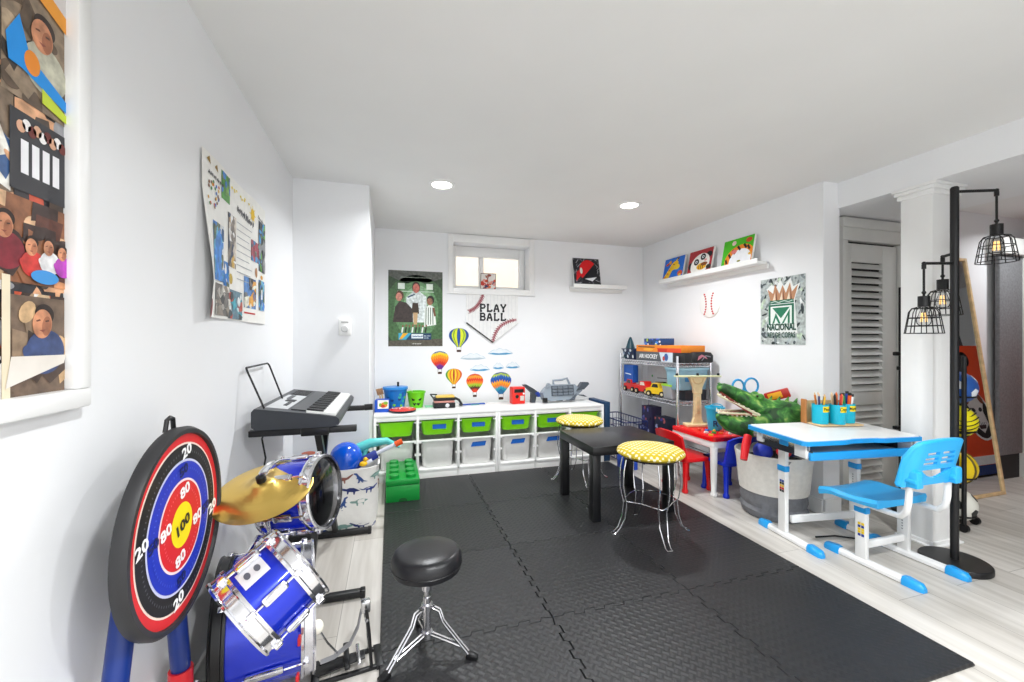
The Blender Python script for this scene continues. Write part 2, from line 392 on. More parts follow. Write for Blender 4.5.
# grey fabric partition at the far right, hanging from a white head rail
cu = MB(); GR = mat('#77787A', .9, var=.16, scale=60, bump=.2, bscale=200)
cu.box(4.63, 4.93, 2.03, 2.06, .2, 1.80, GR, .006); tt = thing('hanging_curtain', 'dark grey fabric panel hanging on the wall beside the leaning mirror', 'curtain', (0, 0, 0))
cu.build('fabric_panel', tt)
MB().box(4.61, 5.5, 2.0, 2.10, 1.80, 1.93, DW, .006).build('head_rail', tt)
struct(B(4.93, 5.03, 2.0, 2.10, 0, 1.8, DW, .004), 'trim_1')
struct(B(4.61, 4.93, 2.05, 2.10, 0, .2, mat('#202022', .6)), 'trim_2')  # plain dark box between the grey panel and the floor

# recessed ceiling lights: the visible pair, then a pair added out of view
EMIT = mat('#FFFAF0', .5, var=0, emit=9)
def can_light(x, y, label):
    t = thing('ceiling_light', label, 'ceiling light', (x, y, ZC), group='recessed ceiling lights')
    m = MB().lathe([(.088, 0), (.088, -.004), (.08, -.008), (.066, -.008), (.062, -.004), (.062, 0)], TRIM, n=32, cap=False); m.build('trim_ring', t)
    MB().lathe([(.062, -.0045), (.0005, -.0045)], EMIT, n=32, cap=False).build('lens', t)
for i, (x, y) in enumerate(LAMPS_AND_FILL[:2]):
    can_light(x, y, ['round recessed ceiling light above the football poster and drum corner', 'round recessed ceiling light nearest the picture ledges with the canvases'][i])
for i, (x, y) in enumerate(LAMPS_AND_FILL[2:4]): can_light(x, y, ['round recessed ceiling light over the near end of the drum side', 'round recessed ceiling light over the near corner of the black mat'][i])

# ------------------------------------------------------------------ left wall: collage frame, paper poster, thermostat
FL = lambda y, z: frame((XL, y, z), (0, 1, 0), (0, 0, 1))
fr = thing('framed_collage', 'large white picture frame filled with family snapshots, nearest on the wall', 'picture frame', M=FL(.44, .985))
m = MB(); fw, fh, ft = .56, 1.0, .035
for a in ((0, fw, 0, ft), (0, fw, fh-ft, fh), (0, ft, ft, fh-ft), (fw-ft, fw, ft, fh-ft)): m.box(a[0], a[1], a[2], a[3], 0, .028, TRIM, .004)
m.build('frame', fr)
a = Art(z=.004, e=.0005); a.rect(ft, ft, fw-ft, fh-ft, '#3A2E2A', 0)
pals = [['#5E4A3E', '#C98A5E', '#2A2326', '#E8D7C4', '#8C3B2A', '#D9A066'], ['#7C6A58', '#1E1F26', '#D8A37A', '#F0E6DA', '#A63A2E', '#3C5C8C'], ['#2E2C30', '#D4A079', '#F2ECE4', '#8E8E92', '#B5482F', '#4A3A30'],
        ['#A08468', '#E5C59C', '#3B2A24', '#F4EFE8', '#C7502E', '#1E3A7A'], ['#4A4E55', '#C79272', '#EFE2D2', '#2B2A2E', '#7A1E28', '#D8C29A']]
def pc(x0, y0, x1, y1, i, sd): a.photo(x0, y0, x1, y1, pals[i], sd, 1, 30, .07)
X = [ft, .21, .36, fw-ft]; R0 = random.Random(5); zz = ft; k = 0
hs = [.17, .12, .20, .14, .16, .14]
for r_, h_ in enumerate(hs):
    xs = X if r_ % 2 else [ft, .17, .31, .42, fw-ft]
    for i in range(len(xs)-1): pc(xs[i], zz, xs[i+1], min(zz+h_, fh-ft), (k+r_) % 5, 10+k); k += 1
    zz += h_
# the snapshots one can make out: a child at a blue toy table, a man in a dark suit, a child in a high chair
def child(x, y, s, shirt, hair='#2A1C16', skin='#C98A66', l=7):
    a.ell(x+s*.1, y-s*1.2, s*.95, s*.85, PH(shirt), l, .2); a.ell(x-s*.5, y-s*1.3, s*.5, s*.3, PH(shirt), l+.1, -.6); a.ell(x+s*.05, y+s*.26, s*.46, s*.38, PH(hair), l+.3, -.15); a.ell(x-s*.06, y-s*.12, s*.46, s*.56, PH(skin), l+.6, -.15); a.ell(x+s*.14, y-s*.2, s*.22, s*.38, PH('#A86A4C'), l+.7, -.15)
    a.poly([(x-s*.36, y), (x-s*.18, y+s*.06), (x-s*.14, y), (x-s*.34, y-s*.05)], PH('#6A4030'), l+.9); a.poly([(x+s*.06, y+s*.01), (x+s*.24, y+s*.05), (x+s*.26, y-s*.02), (x+s*.08, y-s*.05)], PH('#5A3628'), l+.9); a.poly([(x-s*.22, y-s*.36), (x+s*.10, y-s*.33), (x-s*.04, y-s*.44)], PH('#8E4A3C'), l+.9)
a.clip = (ft, ft, fw-ft, fh-ft)
a.photo(.40, .035, .525, .20, ['#6E5B4C', '#C9A67C', '#3A2C26', '#8C7660', '#4A3A32'], 71, 4.2, 14, .09); a.rect(.395, .035, .41, .23, '#E9DCC0', 6.6); child(.475, .16, .045, '#3C4C78', l=7.13); a.poly([(.40, .05), (.52, .085), (.525, .10), (.41, .10)], '#E6DFD6', 9)
a.clip = None; a.photo(.36, .22, .525, .36, ['#8A5A3E', '#C98A5E', '#5A3226', '#D8B08A', '#A03A2E', '#3A2A26'], 72, 4.2, 22, .09); a.clip = (ft, ft, fw-ft, fh-ft)
child(.40, .31, .035, '#7E2430', l=7.31); child(.45, .285, .026, '#C43A35', l=8.52); child(.485, .29, .024, '#E8E6EA', l=9.73); child(.515, .285, .022, '#B03CB0', l=10.94); a.ell(.475, .235, .03, .012, '#3F93D8', 12.1)
a.rect(.41, .37, .525, .50, '#3B3B3F', 5.03)
for q in range(4): a.rect(.43+q*.022, .40, .445+q*.022, .455, '#EDEDF0', 6)
for q in range(9): a.ell(.43+.011*q, .475+.006*(q % 2), .009, .01, ['#D8A88A', '#F1EDEA', '#6A2E28'][q % 3], 6.5, n=12)
a.photo(.395, .52, .525, .72, ['#8C7A66', '#5A4A3C', '#B09A80', '#3A3430'], 73, 4.2, 14, .09); child(.475, .655, .05, '#B9B7A4', l=7.17); a.poly([(.40, .61), (.425, .655), (.445, .60), (.525, .565), (.525, .545), (.43, .57), (.405, .57)], '#1E8FE0', 9)
a.ell(.45, .59, .016, .02, '#E58A2C', 9.5); a.poly([(.47, .56), (.525, .54), (.525, .525), (.47, .535)], '#C6D83A', 10)
a.rect(.31, .56, .395, .74, '#4C443E', 5.01); a.poly([(.31, .56), (.39, .56), (.38, .67), (.34, .70), (.31, .68)], '#171B2C', 6); a.poly([(.35, .69), (.36, .69), (.385, .58), (.375, .58)], '#E8E6E4', 6.5); a.ell(.345, .715, .018, .025, '#CE9A76', 6.5)
a.poly([(.31, .76), (.525, .69), (.525, .72), (.31, .80)], '#F0A035', 9); a.poly([(.31, .80), (.525, .72), (.525, .78), (.31, .87)], '#DCD6D4', 8.5)
for q, s_ in ((.36, 1), (.41, 1.2), (.45, .8)): a.ell(q, .80-.25*(q-.36), .022*s_, .025*s_, '#241D20', 9.5); a.ell(q+.01, .825-.25*(q-.36), .01*s_, .012*s_, '#B9796A', 10)
a.ell(.49, .765, .02, .026, '#E7D2BC', 9.5); a.rect(.43, .83, .525, fh-ft, '#5B4A38', 5.02); a.poly([(.475, .96), (.505, .96), (.51, .90), (.505, .86), (.495, .86), (.48, .90)], '#C8532A', 7); a.ell(.495, .93, .014, .02, '#E6E6EE', 7.5)
a.poly([(.33, .965), (.38, .965), (.40, .88), (.35, .90)], '#8FA58A', 7)
a.build('collage_print', fr)

pp = thing('paper_poster', 'white handmade paper poster with travel snapshots and writing, curling off the wall', 'poster', M=FL(1.545, 1.19))
pw, ph = .70, .545
curl = lambda x, y: .004+.035*max(0, 1-x/.14)**2*max(0, 1-abs(y-.12)/.30)+.003*math.sin(x*14)
a = Art(z=.002, warp=curl); N = 28
for i in range(N):
    for j in range(14):
        a.rect(pw*i/N, ph*j/14, pw*(i+1)/N, ph*(j+1)/14, '#F4F3EE', 0)
def gridphoto(x0, y0, x1, y1, pal, sd, n=8): a.photo(x0, y0, x1, y1, pal, sd, 2, n*3)
sea = ['#2E7FD0', '#F0F4F6', '#1F4E7A', '#5FB4D8', '#5C6B5A', '#274B2A']; rock = ['#6E6A66', '#3A3A3C', '#B5B0A8', '#8E8478', '#D8D4CC', '#2C2622']; sun = ['#4C83C4', '#F2A53A', '#3A342E', '#E8E2D2', '#7A7C80', '#2E5E9A']
gridphoto(.07, .13, .17, .33, sea, 1); gridphoto(.15, .43, .24, .53, ['#4C9A3A', '#2B6CC4', '#78B04C', '#2E6A26', '#3B82C8'], 2, 4); gridphoto(.22, .20, .31, .40, ['#8A8078', '#D9CFC2', '#3B4A66', '#C9A24A', '#F0ECE6', '#46362C'], 3)
gridphoto(.17, .12, .23, .21, sea, 4, 5); gridphoto(.08, .01, .24, .12, rock, 5, 12); gridphoto(.22, .005, .38, .115, ['#5B7C8C', '#B5432F', '#2E3C40', '#DDE4E6', '#3EA6B8'], 6, 12); gridphoto(.40, .06, .54, .19, sun, 7); gridphoto(.58, .06, .68, .20, sea, 8)
gridphoto(.48, .27, .58, .36, ['#B04A5C', '#3C8CC4', '#5C6470', '#48B4A4', '#8A3A4A'], 9); gridphoto(.58, .24, .69, .47, ['#3A3E48', '#3E9AD8', '#8A8C90', '#6DB04A', '#222428'], 10, 12)
for i in range(9): a.rect(.32, .165+i*.028, .46+.015*(i % 3), .168+i*.028, '#A9ACB4', 2)
scribble(a, .325, .50, .432, .032, '#4A4A52', 4, -.12, 3); scribble(a, .04, .17, .475, .016, '#4A4A50', 4, -.05, 4); scribble(a, .57, .69, .475, .018, '#55555C', 4, -.1, 5)
a.ell(.50, .47, .022, .026, '#F5C814', 3)
for q in range(8): a.line([(.50, .47), (.50+.038*math.cos(q*PI/4), .47+.04*math.sin(q*PI/4))], .004, '#F2D21C', 2)
R = random.Random(2)
for i in range(24): a.ell(.03+.1*R.random(), .36+.10*R.random(), .006, .006, R.choice(['#C8502E', '#E8B43A', '#3C6EC0', '#7A4C2A', '#3C8C4A']), 3, n=10)
for i in range(10): a.ell(.25+.22*R.random(), .49+.02*R.random(), .008, .005, '#F0D84A', 3, n=10)
for i in range(3): a.poly([(.03+i*.06, .52-i*.006), (.05+i*.06, .535-i*.006), (.06+i*.06, .51-i*.006)], '#9A7A2E', 3)
a.ell(.545, .225, .016, .022, '#B5835A', 3); a.rect(.40, .035, .53, .042, '#C02C2C', 3); a.ell(.63, .215, .02, .01, '#E0A038', 3); a.ell(.02, .03, .02, .03, '#7A1E24', 3); a.ell(.25, .155, .02, .02, '#C8A83C', 3)
a.build('sheet', pp)

th = thing('thermostat', 'small white thermostat with a dial on the thermostat wall', 'thermostat', M=frame((-.277, YC, 1.2), (1, 0, 0), (0, 0, 1)))
MB().box(-.038, .038, -.055, .055, 0, .024, WHITE, .008).build('body', th)
MB().lathe([(.022, .024), (.022, .034), (.018, .038), (.0005, .038)], mat('#D4D4D4', .4), T(0, -.012, 0)).build('dial', th)
MB().box(-.022, .022, .028, .034, .0235, .0255, mat('#8A8A8A', .4)).build('slot', th)

# ------------------------------------------------------------------ back wall decorations
FB = lambda x, z: frame((x, YB, z), (1, 0, 0), (0, 0, 1))
po = thing('football_poster', 'green football poster of three players in a stadium', 'poster', M=FB(-.015, 1.062))
a = Art(z=.003); w_, h_ = .49, .695
a.rect(0, 0, w_, h_, PH('#33482F'), 0); a.clip = (0, 0, w_, h_)
a.poly([(0, h_), (w_, h_), (w_, h_-.06), (.30, h_-.12), (.16, h_-.12), (0, h_-.05)], PH('#5B5E58'), 1); a.ell(.25, .30, .30, .36, PH('#44683F'), 1); a.ell(.25, .33, .20, .27, PH('#5F8C5C'), 1.4); a.ell(.27, .40, .13, .16, PH('#86AE84'), 1.5)
a.poly([(0, 0), (w_, 0), (w_, .07), (0, .05)], PH('#5A5448'), 1.6)
for x in (.085, .34): a.rect(x, h_-.17, x+.06, h_-.115, '#DDE8DC', 2)
a.line([(.08, h_-.19), (.41, h_-.19)], .006, '#CFE0D0', 2); a.line([(.08, h_-.19), (.08, h_-.11), (.2, h_-.10)], .005, '#3C4A3C', 2); a.line([(.41, h_-.19), (.41, h_-.11), (.3, h_-.10)], .005, '#3C4A3C', 2)
a.poly([(.15, .22), (.35, .22), (.34, .46), (.285, .50), (.215, .50), (.16, .45)], PH('#D9E4E2'), 3); a.line([(.17, .45), (.235, .48)], .012, '#2B4A66', 3.3)
a.ell(.247, .545, .036, .052, '#3C2A22', 4); a.ell(.247, .535, .03, .044, PH('#C06A5C'), 4.5)
a.poly([(.04, .22), (.22, .22), (.215, .34), (.16, .40), (.10, .415), (.06, .36)], PH('#3A2F2C'), 5); a.ell(.10, .465, .036, .045, '#5A3E30', 5.5); a.ell(.094, .452, .028, .038, PH('#D08A78'), 6)
a.poly([(.32, .18), (.43, .20), (.415, .36), (.37, .39), (.325, .35)], '#EEF2EC', 5)
for i in range(4): a.line([(.335+i*.022, .20), (.338+i*.02, .36)], .007, '#2D5A3C', 5.4)
a.ell(.378, .43, .034, .042, '#2A2320', 5.5); a.ell(.372, .415, .026, .034, PH('#9A6A50'), 6); a.line([(.405, .36), (.42, .28)], .018, '#7A4E38', 6)
a.poly([(.205, .30), (.275, .30), (.265, .40), (.215, .40)], '#3E3226', 6.5); a.poly([(.225, .20), (.255, .20), (.262, .31), (.22, .31)], '#C9A77C', 6.7)
for i in range(8):
    x = .12+i*.03; a.line([(x, .125), (x+.008, .175)], .014, ['#E6ECE6', '#22301F', '#31553A'][i % 3], 7); a.ell(x+.008, .185+.006*(i % 2), .008, .011, '#8A5E46', 7.4, n=12)
a.rect(.09, .06, .385, .12, '#1C3F63', 7.5); a.poly([(.09, .06), (.155, .06), (.205, .12), (.09, .12)], '#3FA9C9', 8); a.poly([(.095, .065), (.12, .065), (.175, .12), (.13, .12)], '#F2B42A', 8.5); a.rect(.205, .072, .31, .112, '#EAF2F6', 8)
scribble(a, .215, .305, .082, .02, '#1E4E86', 9, 0, 6); scribble(a, .11, .39, .63, .010, '#A8B4A6', 9, 0, 7); scribble(a, .32, .38, .09, .012, '#CFE0EA', 9, 0, 8); scribble(a, .32, .36, .072, .010, '#CFE0EA', 9.2, 0, 9); scribble(a, .21, .29, .018, .012, '#E4E4DC', 9, 0, 10)
a.build('print', po)
MB().box(0, w_, 0, h_, .0003, .0022, P('#E9E9E6')).build('paper_back', po)

# small picture standing in the window recess
wp = thing('small_canvas', 'small square picture with reddish drawing standing on the window sill', 'picture', M=frame((.845, YB+.03, WZ0+.002), (1, 0, 0), (0, -.1, 1)))
MB().box(0, .155, 0, .155, -.012, 0, P('#D9D5CC'), .002).build('board', wp)
a = Art(z=.0005); a.rect(0, 0, .155, .155, '#6E5048', 0); a.rect(.006, .006, .149, .149, '#EFE9E4', 1); a.clip = (.006, .006, .149, .149)
for i in range(26):
    R.seed(i); a.ell(R.random()*.155, R.random()**1.6*.09, .017, .014, R.choice(['#D8553A', '#E9A79C', '#E7C3B6', '#3C4A6C', '#E07A4A', '#C83A34']), 2+i*.1, R.random()*3, 12)
a.line([(.075, .05), (.07, .10), (.085, .14)], .008, '#9A4C3C', 5); a.line([(.07, .10), (.05, .135)], .008, '#A05A48', 5); a.ell(.085, .135, .02, .012, '#A4574A', 5.2); a.ell(.06, .12, .012, .009, '#B0705C', 5.2)
a.build('drawing', wp)

ps = thing('play_ball_sign', 'white home plate shaped sign reading PLAY BALL under the window', 'sign', M=FB(.70, 1.095))
pts = [(0, .475), (0, .19), (.262, 0), (.515, .19), (.515, .475)]
MB().prism(pts, 0, .012, WHITE).build('board', ps)
a = Art(z=.0125); a.poly(pts, '#EDEDEC', 0)
for i in range(14): a.clip = (0, .0, .515, .475); x = .02+i*.036; yb = .19*(1-x/.262) if x < .262 else .19*(x-.262)/.253; a.line([(x, yb+.01), (x, .475)], .002, '#D2D4D8', 1)
def stitch(p0, p1, p2, n=15):
    q = [((1-t)**2*p0[0]+2*t*(1-t)*p1[0]+t*t*p2[0], (1-t)**2*p0[1]+2*t*(1-t)*p1[1]+t*t*p2[1]) for t in [i/n for i in range(n+1)]]
    a.line(q, .006, '#8E2F3C', 3); a.line(q, .026, '#C9A2A6', 2)
    for (x, y), (x2, y2) in zip(q, q[1:]):
        d_ = math.atan2(y2-y, x2-x)
        for s_ in (1, -1): a.line([(x, y), (x+.026*math.cos(d_+s_*2.2), y+.026*math.sin(d_+s_*2.2))], .006, '#8E2F3C', 3.2)
a.clip = (0, 0, .515, .475)
stitch((.03, .30), (.13, .34), (.165, .475)); stitch((.262, .01), (.29, .20), (.50, .225))
SLAB = {'P': [((.2, .08), (.2, .92)), ((.05, .08), (.42, .08)), ((.05, .92), (.7, .92), (.86, .82), (.86, .58), (.7, .46), (.2, .46))],
 'L': [((.22, .08), (.22, .92)), ((.05, .92), (.42, .92)), ((.05, .08), (.86, .08), (.86, .30))], 'A': [((.12, .08), (.42, .92), (.58, .92), (.88, .08)), ((.26, .36), (.74, .36)), ((.0, .08), (.3, .08)), ((.7, .08), (1, .08))],
 'Y': [((.12, .92), (.5, .45), (.88, .92)), ((.5, .5), (.5, .08)), ((0, .92), (.3, .92)), ((.7, .92), (1, .92)), ((.32, .08), (.68, .08))],
 'B': [((.2, .08), (.2, .92)), ((.05, .92), (.68, .92), (.82, .84), (.82, .62), (.68, .52), (.2, .52)), ((.05, .08), (.72, .08), (.88, .18), (.88, .42), (.68, .52))]}
for word, yb in (('PLAY', .298), ('BALL', .212)):
    for k, ch_ in enumerate(word):
        for st in SLAB[ch_]: a.line([(.128+k*.069+px_*.060, yb+py_*.076) for px_, py_ in st], .0165, '#23262B', 5)
a.clip = None; a.line([(0.0, .19), (.262, 0)], .012, '#33332F', 6); a.line([(.262, 0), (.515, .19)], .004, '#C9C9C9', 6)
a.build('print', ps)

def balloon(x, zt, zb, w_, label, style):
    h_ = zt-zb; env = h_*.80
    t = thing('balloon_decal', label, 'wall decal', M=FB(x, zb), group='hot air balloon wall decals')
    a = Art(z=.0008); top = h_; R_ = w_/2
    def half(v):    # half width at height fraction v from the mouth (0) to the crown (1)
        return R_*(.22+.78*math.sin(min(1, v/.62)*PI/2)**1.25) if v < .62 else R_*math.sqrt(max(0, 1-((v-.62)/.38)**2))
    ys = [h_*.20+env*i/24 for i in range(25)]
    def band(f0, f1, c, l, v0=0, v1=1):
        q = [i for i in range(25) if v0*24 <= i <= v1*24]
        L_ = [(half(i/24)*f0, ys[i]) for i in q]; Rr = [(half(i/24)*f1, ys[i]) for i in q]
        a.poly(L_+Rr[::-1], c, l)
    if style == 0:
        for f0, f1, c in ((-1, -.72, '#1E4C96'), (-.72, -.5, '#C8D92A'), (-.5, -.2, '#D9E22B'), (-.2, .16, '#1E4C96'), (.16, .5, '#D9E22B'), (.5, .72, '#C8D92A'), (.72, 1, '#1E4C96')): band(f0, f1, c, 1)
        band(-.56, -.48, '#3C8C3A', 2); band(.48, .56, '#3C8C3A', 2)
    elif style == 2:
        for i, c in enumerate(['#4E9A38', '#F2C926', '#E87A1E', '#F3D030', '#B4231E', '#F3D030', '#E87A1E', '#F3B026', '#D85A1E']): band(-1+2*i/9, -1+2*(i+1)/9, c, 1)
    else:
        zig = {1: ['#6B2A8C', '#D8321E', '#F0661E', '#F59A1E', '#F7D420', '#1F5F9E'], 3: ['#E8401E', '#4A2A1E', '#9FC42A', '#F0801E', '#E2361E', '#F4A030', '#D8301E'], 4: ['#1E6FA0', '#27A0B4', '#F0801E', '#F5A62A', '#1F4FA0', '#1E5FB4', '#B9D23A', '#1F3F86']}[style]
        n = len(zig)
        for k, c in enumerate(zig):
            v0 = k/n; up = []
            for i in range(25):
                v = i/24
            pts = []; nz = 8
            for j in range(nz*2+1):
                f = -1+2*j/(nz*2); v = max(0, v0+(.07 if j % 2 else -.05)+(.12*(1-abs(f)) if style in (1, 4) else .05*(1-abs(f)))) if k else 0
                pts.append((half(min(1, v))*f if k else half(0)*f, h_*.20+env*min(v, .97)))
            edge = [(half(i/24), ys[i]) for i in range(25) if i/24 > v0]
            a.poly(pts+edge+[(-x_, y_) for x_, y_ in edge[::-1]], c, 1+k*.6)
    a.build('envelope', t)
    b = Art(z=.0008); b.rect(-R_*.22, 0, R_*.22, h_*.085, '#5A3A2A', 1); b.ell(0, h_*.05, R_*.24, h_*.045, '#4A2E22', 1.4)
    for s_ in (-1, 1): b.line([(s_*R_*.2, h_*.08), (s_*R_*.22, h_*.2)], .003, '#6A5A4A', .8)
    b.build('basket', t)
balloon(.63, 1.234, 1.005, .19, 'hot air balloon decal with blue and yellow stripes, highest on the wall', 0)
balloon(.45, 1.016, .80, .165, 'hot air balloon decal with blue crown, yellow middle and purple base', 1)
balloon(.582, .849, .66, .155, 'hot air balloon decal with red, yellow and green vertical stripes', 2)
balloon(.784, .795, .571, .165, 'hot air balloon decal with red and lime zigzags', 3)
balloon(1.045, .806, .535, .21, 'largest hot air balloon decal, blue and orange, beside the red toy radio', 4)
def cloud(x0, x1, z, label, sd, white=.5):
    R = random.Random(sd); w_ = x1-x0; t = Art(z=.0008)
    top_ = []
    for i in range(31):
        f = i/30; top_.append((w_*(1-f), .006+.050*math.sin(f*PI)**.8*(.72+.28*abs(math.sin(f*PI*3.5+sd)))))
    t.poly([(0, 0), (w_*.3, -.010), (w_*.7, -.010), (w_, 0)]+top_, '#CFDCE5', 1)
    t.poly([(w_*.06, .004), (w_*.94, .004)]+[(w_*.5+(x-w_*.5)*.86, .004+y*.82) for x, y in top_], '#E6ECF0', 2)
    t.poly([(w_*.0, .0), (w_*.3, -.010), (w_*.7, -.010), (w_, 0), (w_*.75, .010), (w_*.45, .004), (w_*.2, .009)], '#4E9CC9' if white < 1 else '#B4C6D2', 3)
    solo(t, 'cloud_decal', label, 'wall decal', M=FB(x0, z), group='cloud wall decals')
cloud(.645, .89, .94, 'pale cloud decal just below the tip of the home plate sign', 1, 1)
cloud(.912, 1.166, .985, 'highest and widest cloud decal, with blue underside', 2)
cloud(.735, .932, .83, 'long thin blue cloud decal, lowest above the zigzag balloon', 3)
cloud(.962, 1.073, .845, 'smallest cloud decal, between two others above the blue balloon', 4)
cloud(1.094, 1.238, .85, 'slanting cloud decal farthest from the football poster', 5)

# picture ledges and canvases
def ledge(L_, label, M):
    t = thing('picture_ledge', label, 'wall shelf', M=M)
    MB().box(0, L_, -.018, 0, .002, .11, WHITE, .002).build('shelf_board', t)
    MB().box(0, L_, -.004, .02, .1, .11, WHITE, .002).build('front_lip', t)
    MB().box(0, L_, -.05, 0, 0, .014, WHITE, .002).build('back_rail', t)
    return t
ledge(.61, 'short white picture ledge on the back wall, beside the window', FB(1.775, 1.67))
FRt = lambda y, z: frame((XR, y, z), (0, -1, 0), (0, 0, 1))
ledge(1.13, 'long white picture ledge holding three animal canvases', FRt(3.48, 1.69))
def canvas(label, M, w_, h_, bg, draw):
    t = thing('canvas_painting', label, 'painting', M=M, group='small canvas paintings on the ledges')
    MB().box(0, w_, 0, h_, -.018, 0, P('#F2F0EC'), .001).build('stretched_canvas', t)
    a = Art(z=.0004); a.rect(0, 0, w_, h_, bg, 0); a.clip = (0, 0, w_, h_); draw(a, w_, h_); a.build('painting', t)
def lean(F, x, y, z): return F(x, z) @ T(0, 0, .075) @ RX(-.20)
def d_abs(a, w, h):
    R = random.Random(4)
    for i in range(70):
        x, y = R.random()*w, R.random()*h; a.line([(x, y), (x+R.uniform(-.05, .05), y+R.uniform(-.05, .05))], .005, R.choice(['#8A8A92', '#5C5C66', '#B9B9C0']), 1)
    c = (w*.56, h*.52)
    q = [(c[0]+w*.34*math.cos(t), c[1]+h*.42*math.sin(t)) for t in [i*2*PI/40 for i in range(40)]]
    a.poly(q, '#17181F', 2)
    a.poly([(c[0]+w*.34*math.cos(t), c[1]+h*.42*math.sin(t)) for t in [.75+i*PI/20 for i in range(21)]], '#E3161C', 3)
    a.poly([(w*.08, h*.12), (w*.28, h*.35), (w*.34, h*.62), (w*.12, h*.48)], '#E3161C', 3.4); a.poly([(c[0]-w*.16, h*.22), (c[0]+w*.30, h*.30), (c[0]+w*.12, h*.13)], '#EDEFF4', 4); a.ell(w*.29, h*.52, w*.05, h*.12, '#F2EFE0', 4)
def d_gir(a, w, h):
    y = '#F6C81E'
    a.poly([(0, 0), (w*.30, 0), (w*.50, h*.5), (w*.34, h*.62)], y, 1); a.ell(w*.52, h*.60, w*.22, h*.19, y, 2, .5); a.ell(w*.66, h*.52, w*.15, h*.13, '#FAD93A', 2.4)
    a.ell(w*.30, h*.80, w*.06, h*.10, '#E8A21A', 2, .6); a.line([(w*.55, h*.74), (w*.68, h*.92)], w*.06, y, 2.5); a.ell(w*.69, h*.92, w*.05, h*.05, '#7A4A1E', 3); a.ell(w*.18, h*.72, w*.10, h*.06, '#C8501E', 2, .3); a.ell(w*.5, h*.66, w*.03, h*.03, '#221A14', 3)
    for p in ((.12, .12), (.25, .25), (.3, .42)): a.ell(w*p[0], h*p[1], w*.05, h*.05, '#E08A1A', 2.5)
    a.ell(w*.86, h*.18, w*.12, h*.13, '#D85A2A', 2); a.ell(w*.86, h*.10, w*.07, h*.06, '#F0C048', 2.5)
def d_pan(a, w, h):
    a.ell(w*.86, h*.72, w*.12, h*.13, '#17171A', 1.5); a.ell(w*.12, h*.35, w*.10, h*.16, '#17171A', 1.5)
    a.ell(w*.52, h*.36, w*.40, h*.46, '#F4F2EE', 2, .3)
    for x, y in ((.36, .48), (.62, .66)): a.ell(w*x, h*y, w*.11, h*.14, '#17171A', 3, -.4); a.ell(w*x, h*y, w*.05, h*.06, '#E9EEF6', 3.4); a.ell(w*x, h*y, w*.025, h*.03, '#17171A', 3.8, n=12)
    a.ell(w*.60, h*.25, w*.20, h*.15, '#EDB61E', 4); a.ell(w*.70, h*.34, w*.14, h*.08, '#8A4A1E', 4.3); a.ell(w*.9, h*.18, w*.10, h*.10, '#221C1A', 4); a.ell(w*.74, h*.5, w*.06, h*.05, '#E8A0A0', 4)
    for x in (.5, .58, .66): a.line([(w*x, h*.13), (w*x, h*.3)], w*.03, '#7A3E1A', 4.6)
def d_tig(a, w, h):
    a.ell(w*.58, h*.22, w*.48, h*.50, '#F08A1E', 1, .2); a.ell(w*.62, h*.12, w*.36, h*.44, '#F4F4F8', 2, .2)
    for x, y, r in ((.14, .25, .5), (.22, .45, .9), (.34, .58, 1.2), (.50, .69, 1.5), (.70, .72, 1.8), (.83, .64, 2.2)):
        a.line([(w*x, h*y), (w*(x+.10*math.cos(r-1.5)), h*(y-.17))], w*.06, '#2A1A12', 3)
    a.ell(w*.40, h*.50, w*.09, h*.08, '#E8807A', 4); a.ell(w*.36, h*.84, w*.07, h*.09, '#F4D8CC', 3); a.ell(w*.84, h*.84, w*.10, h*.09, '#C8501E', 2); a.ell(w*.60, h*.10, w*.06, h*.035, '#8A8A2A', 4); a.ell(w*.93, h*.30, w*.05, h*.05, '#E8B43A', 4)
canvas('canvas with a red and black circle on a grey scribbled ground', lean(FB, 1.80, 0, 1.688), .30, .285, '#26262C', d_abs)
canvas('canvas of a yellow giraffe on blue', lean(FRt, 3.475, 0, 1.707), .285, .205, '#1E6FD8', d_gir)
canvas('canvas of a panda on dark red', lean(FRt, 3.125, 0, 1.707), .285, .205, '#B03038', d_pan)
canvas('canvas of an orange tiger on bright green', lean(FRt, 2.725, 0, 1.707), .29, .21, '#4CC41E', d_tig)

bb = thing('baseball_plaque', 'round white baseball wall plaque with red stitching under the long ledge', 'wall decoration', M=FRt(2.925, 1.43))
MB().lathe([(.0005, .014), (.10, .014), (.116, .009), (.12, 0)], WHITE, n=40).build('disc', bb)
a = Art(z=.0145)
for s_ in (-1, 1):
    q = [(s_*(.105-.075*math.cos(t)), .125*math.sin(t)) for t in [-.85+i*1.7/9 for i in range(10)]]
    for p, p2 in zip(q, q[1:]): a.line([p, p2], .004, '#C8313A', 1); a.ell((p[0]+p2[0])/2, (p[1]+p2[1])/2, .010, .007, '#C8202C', 2, n=10)
a.build('stitch_print', bb)

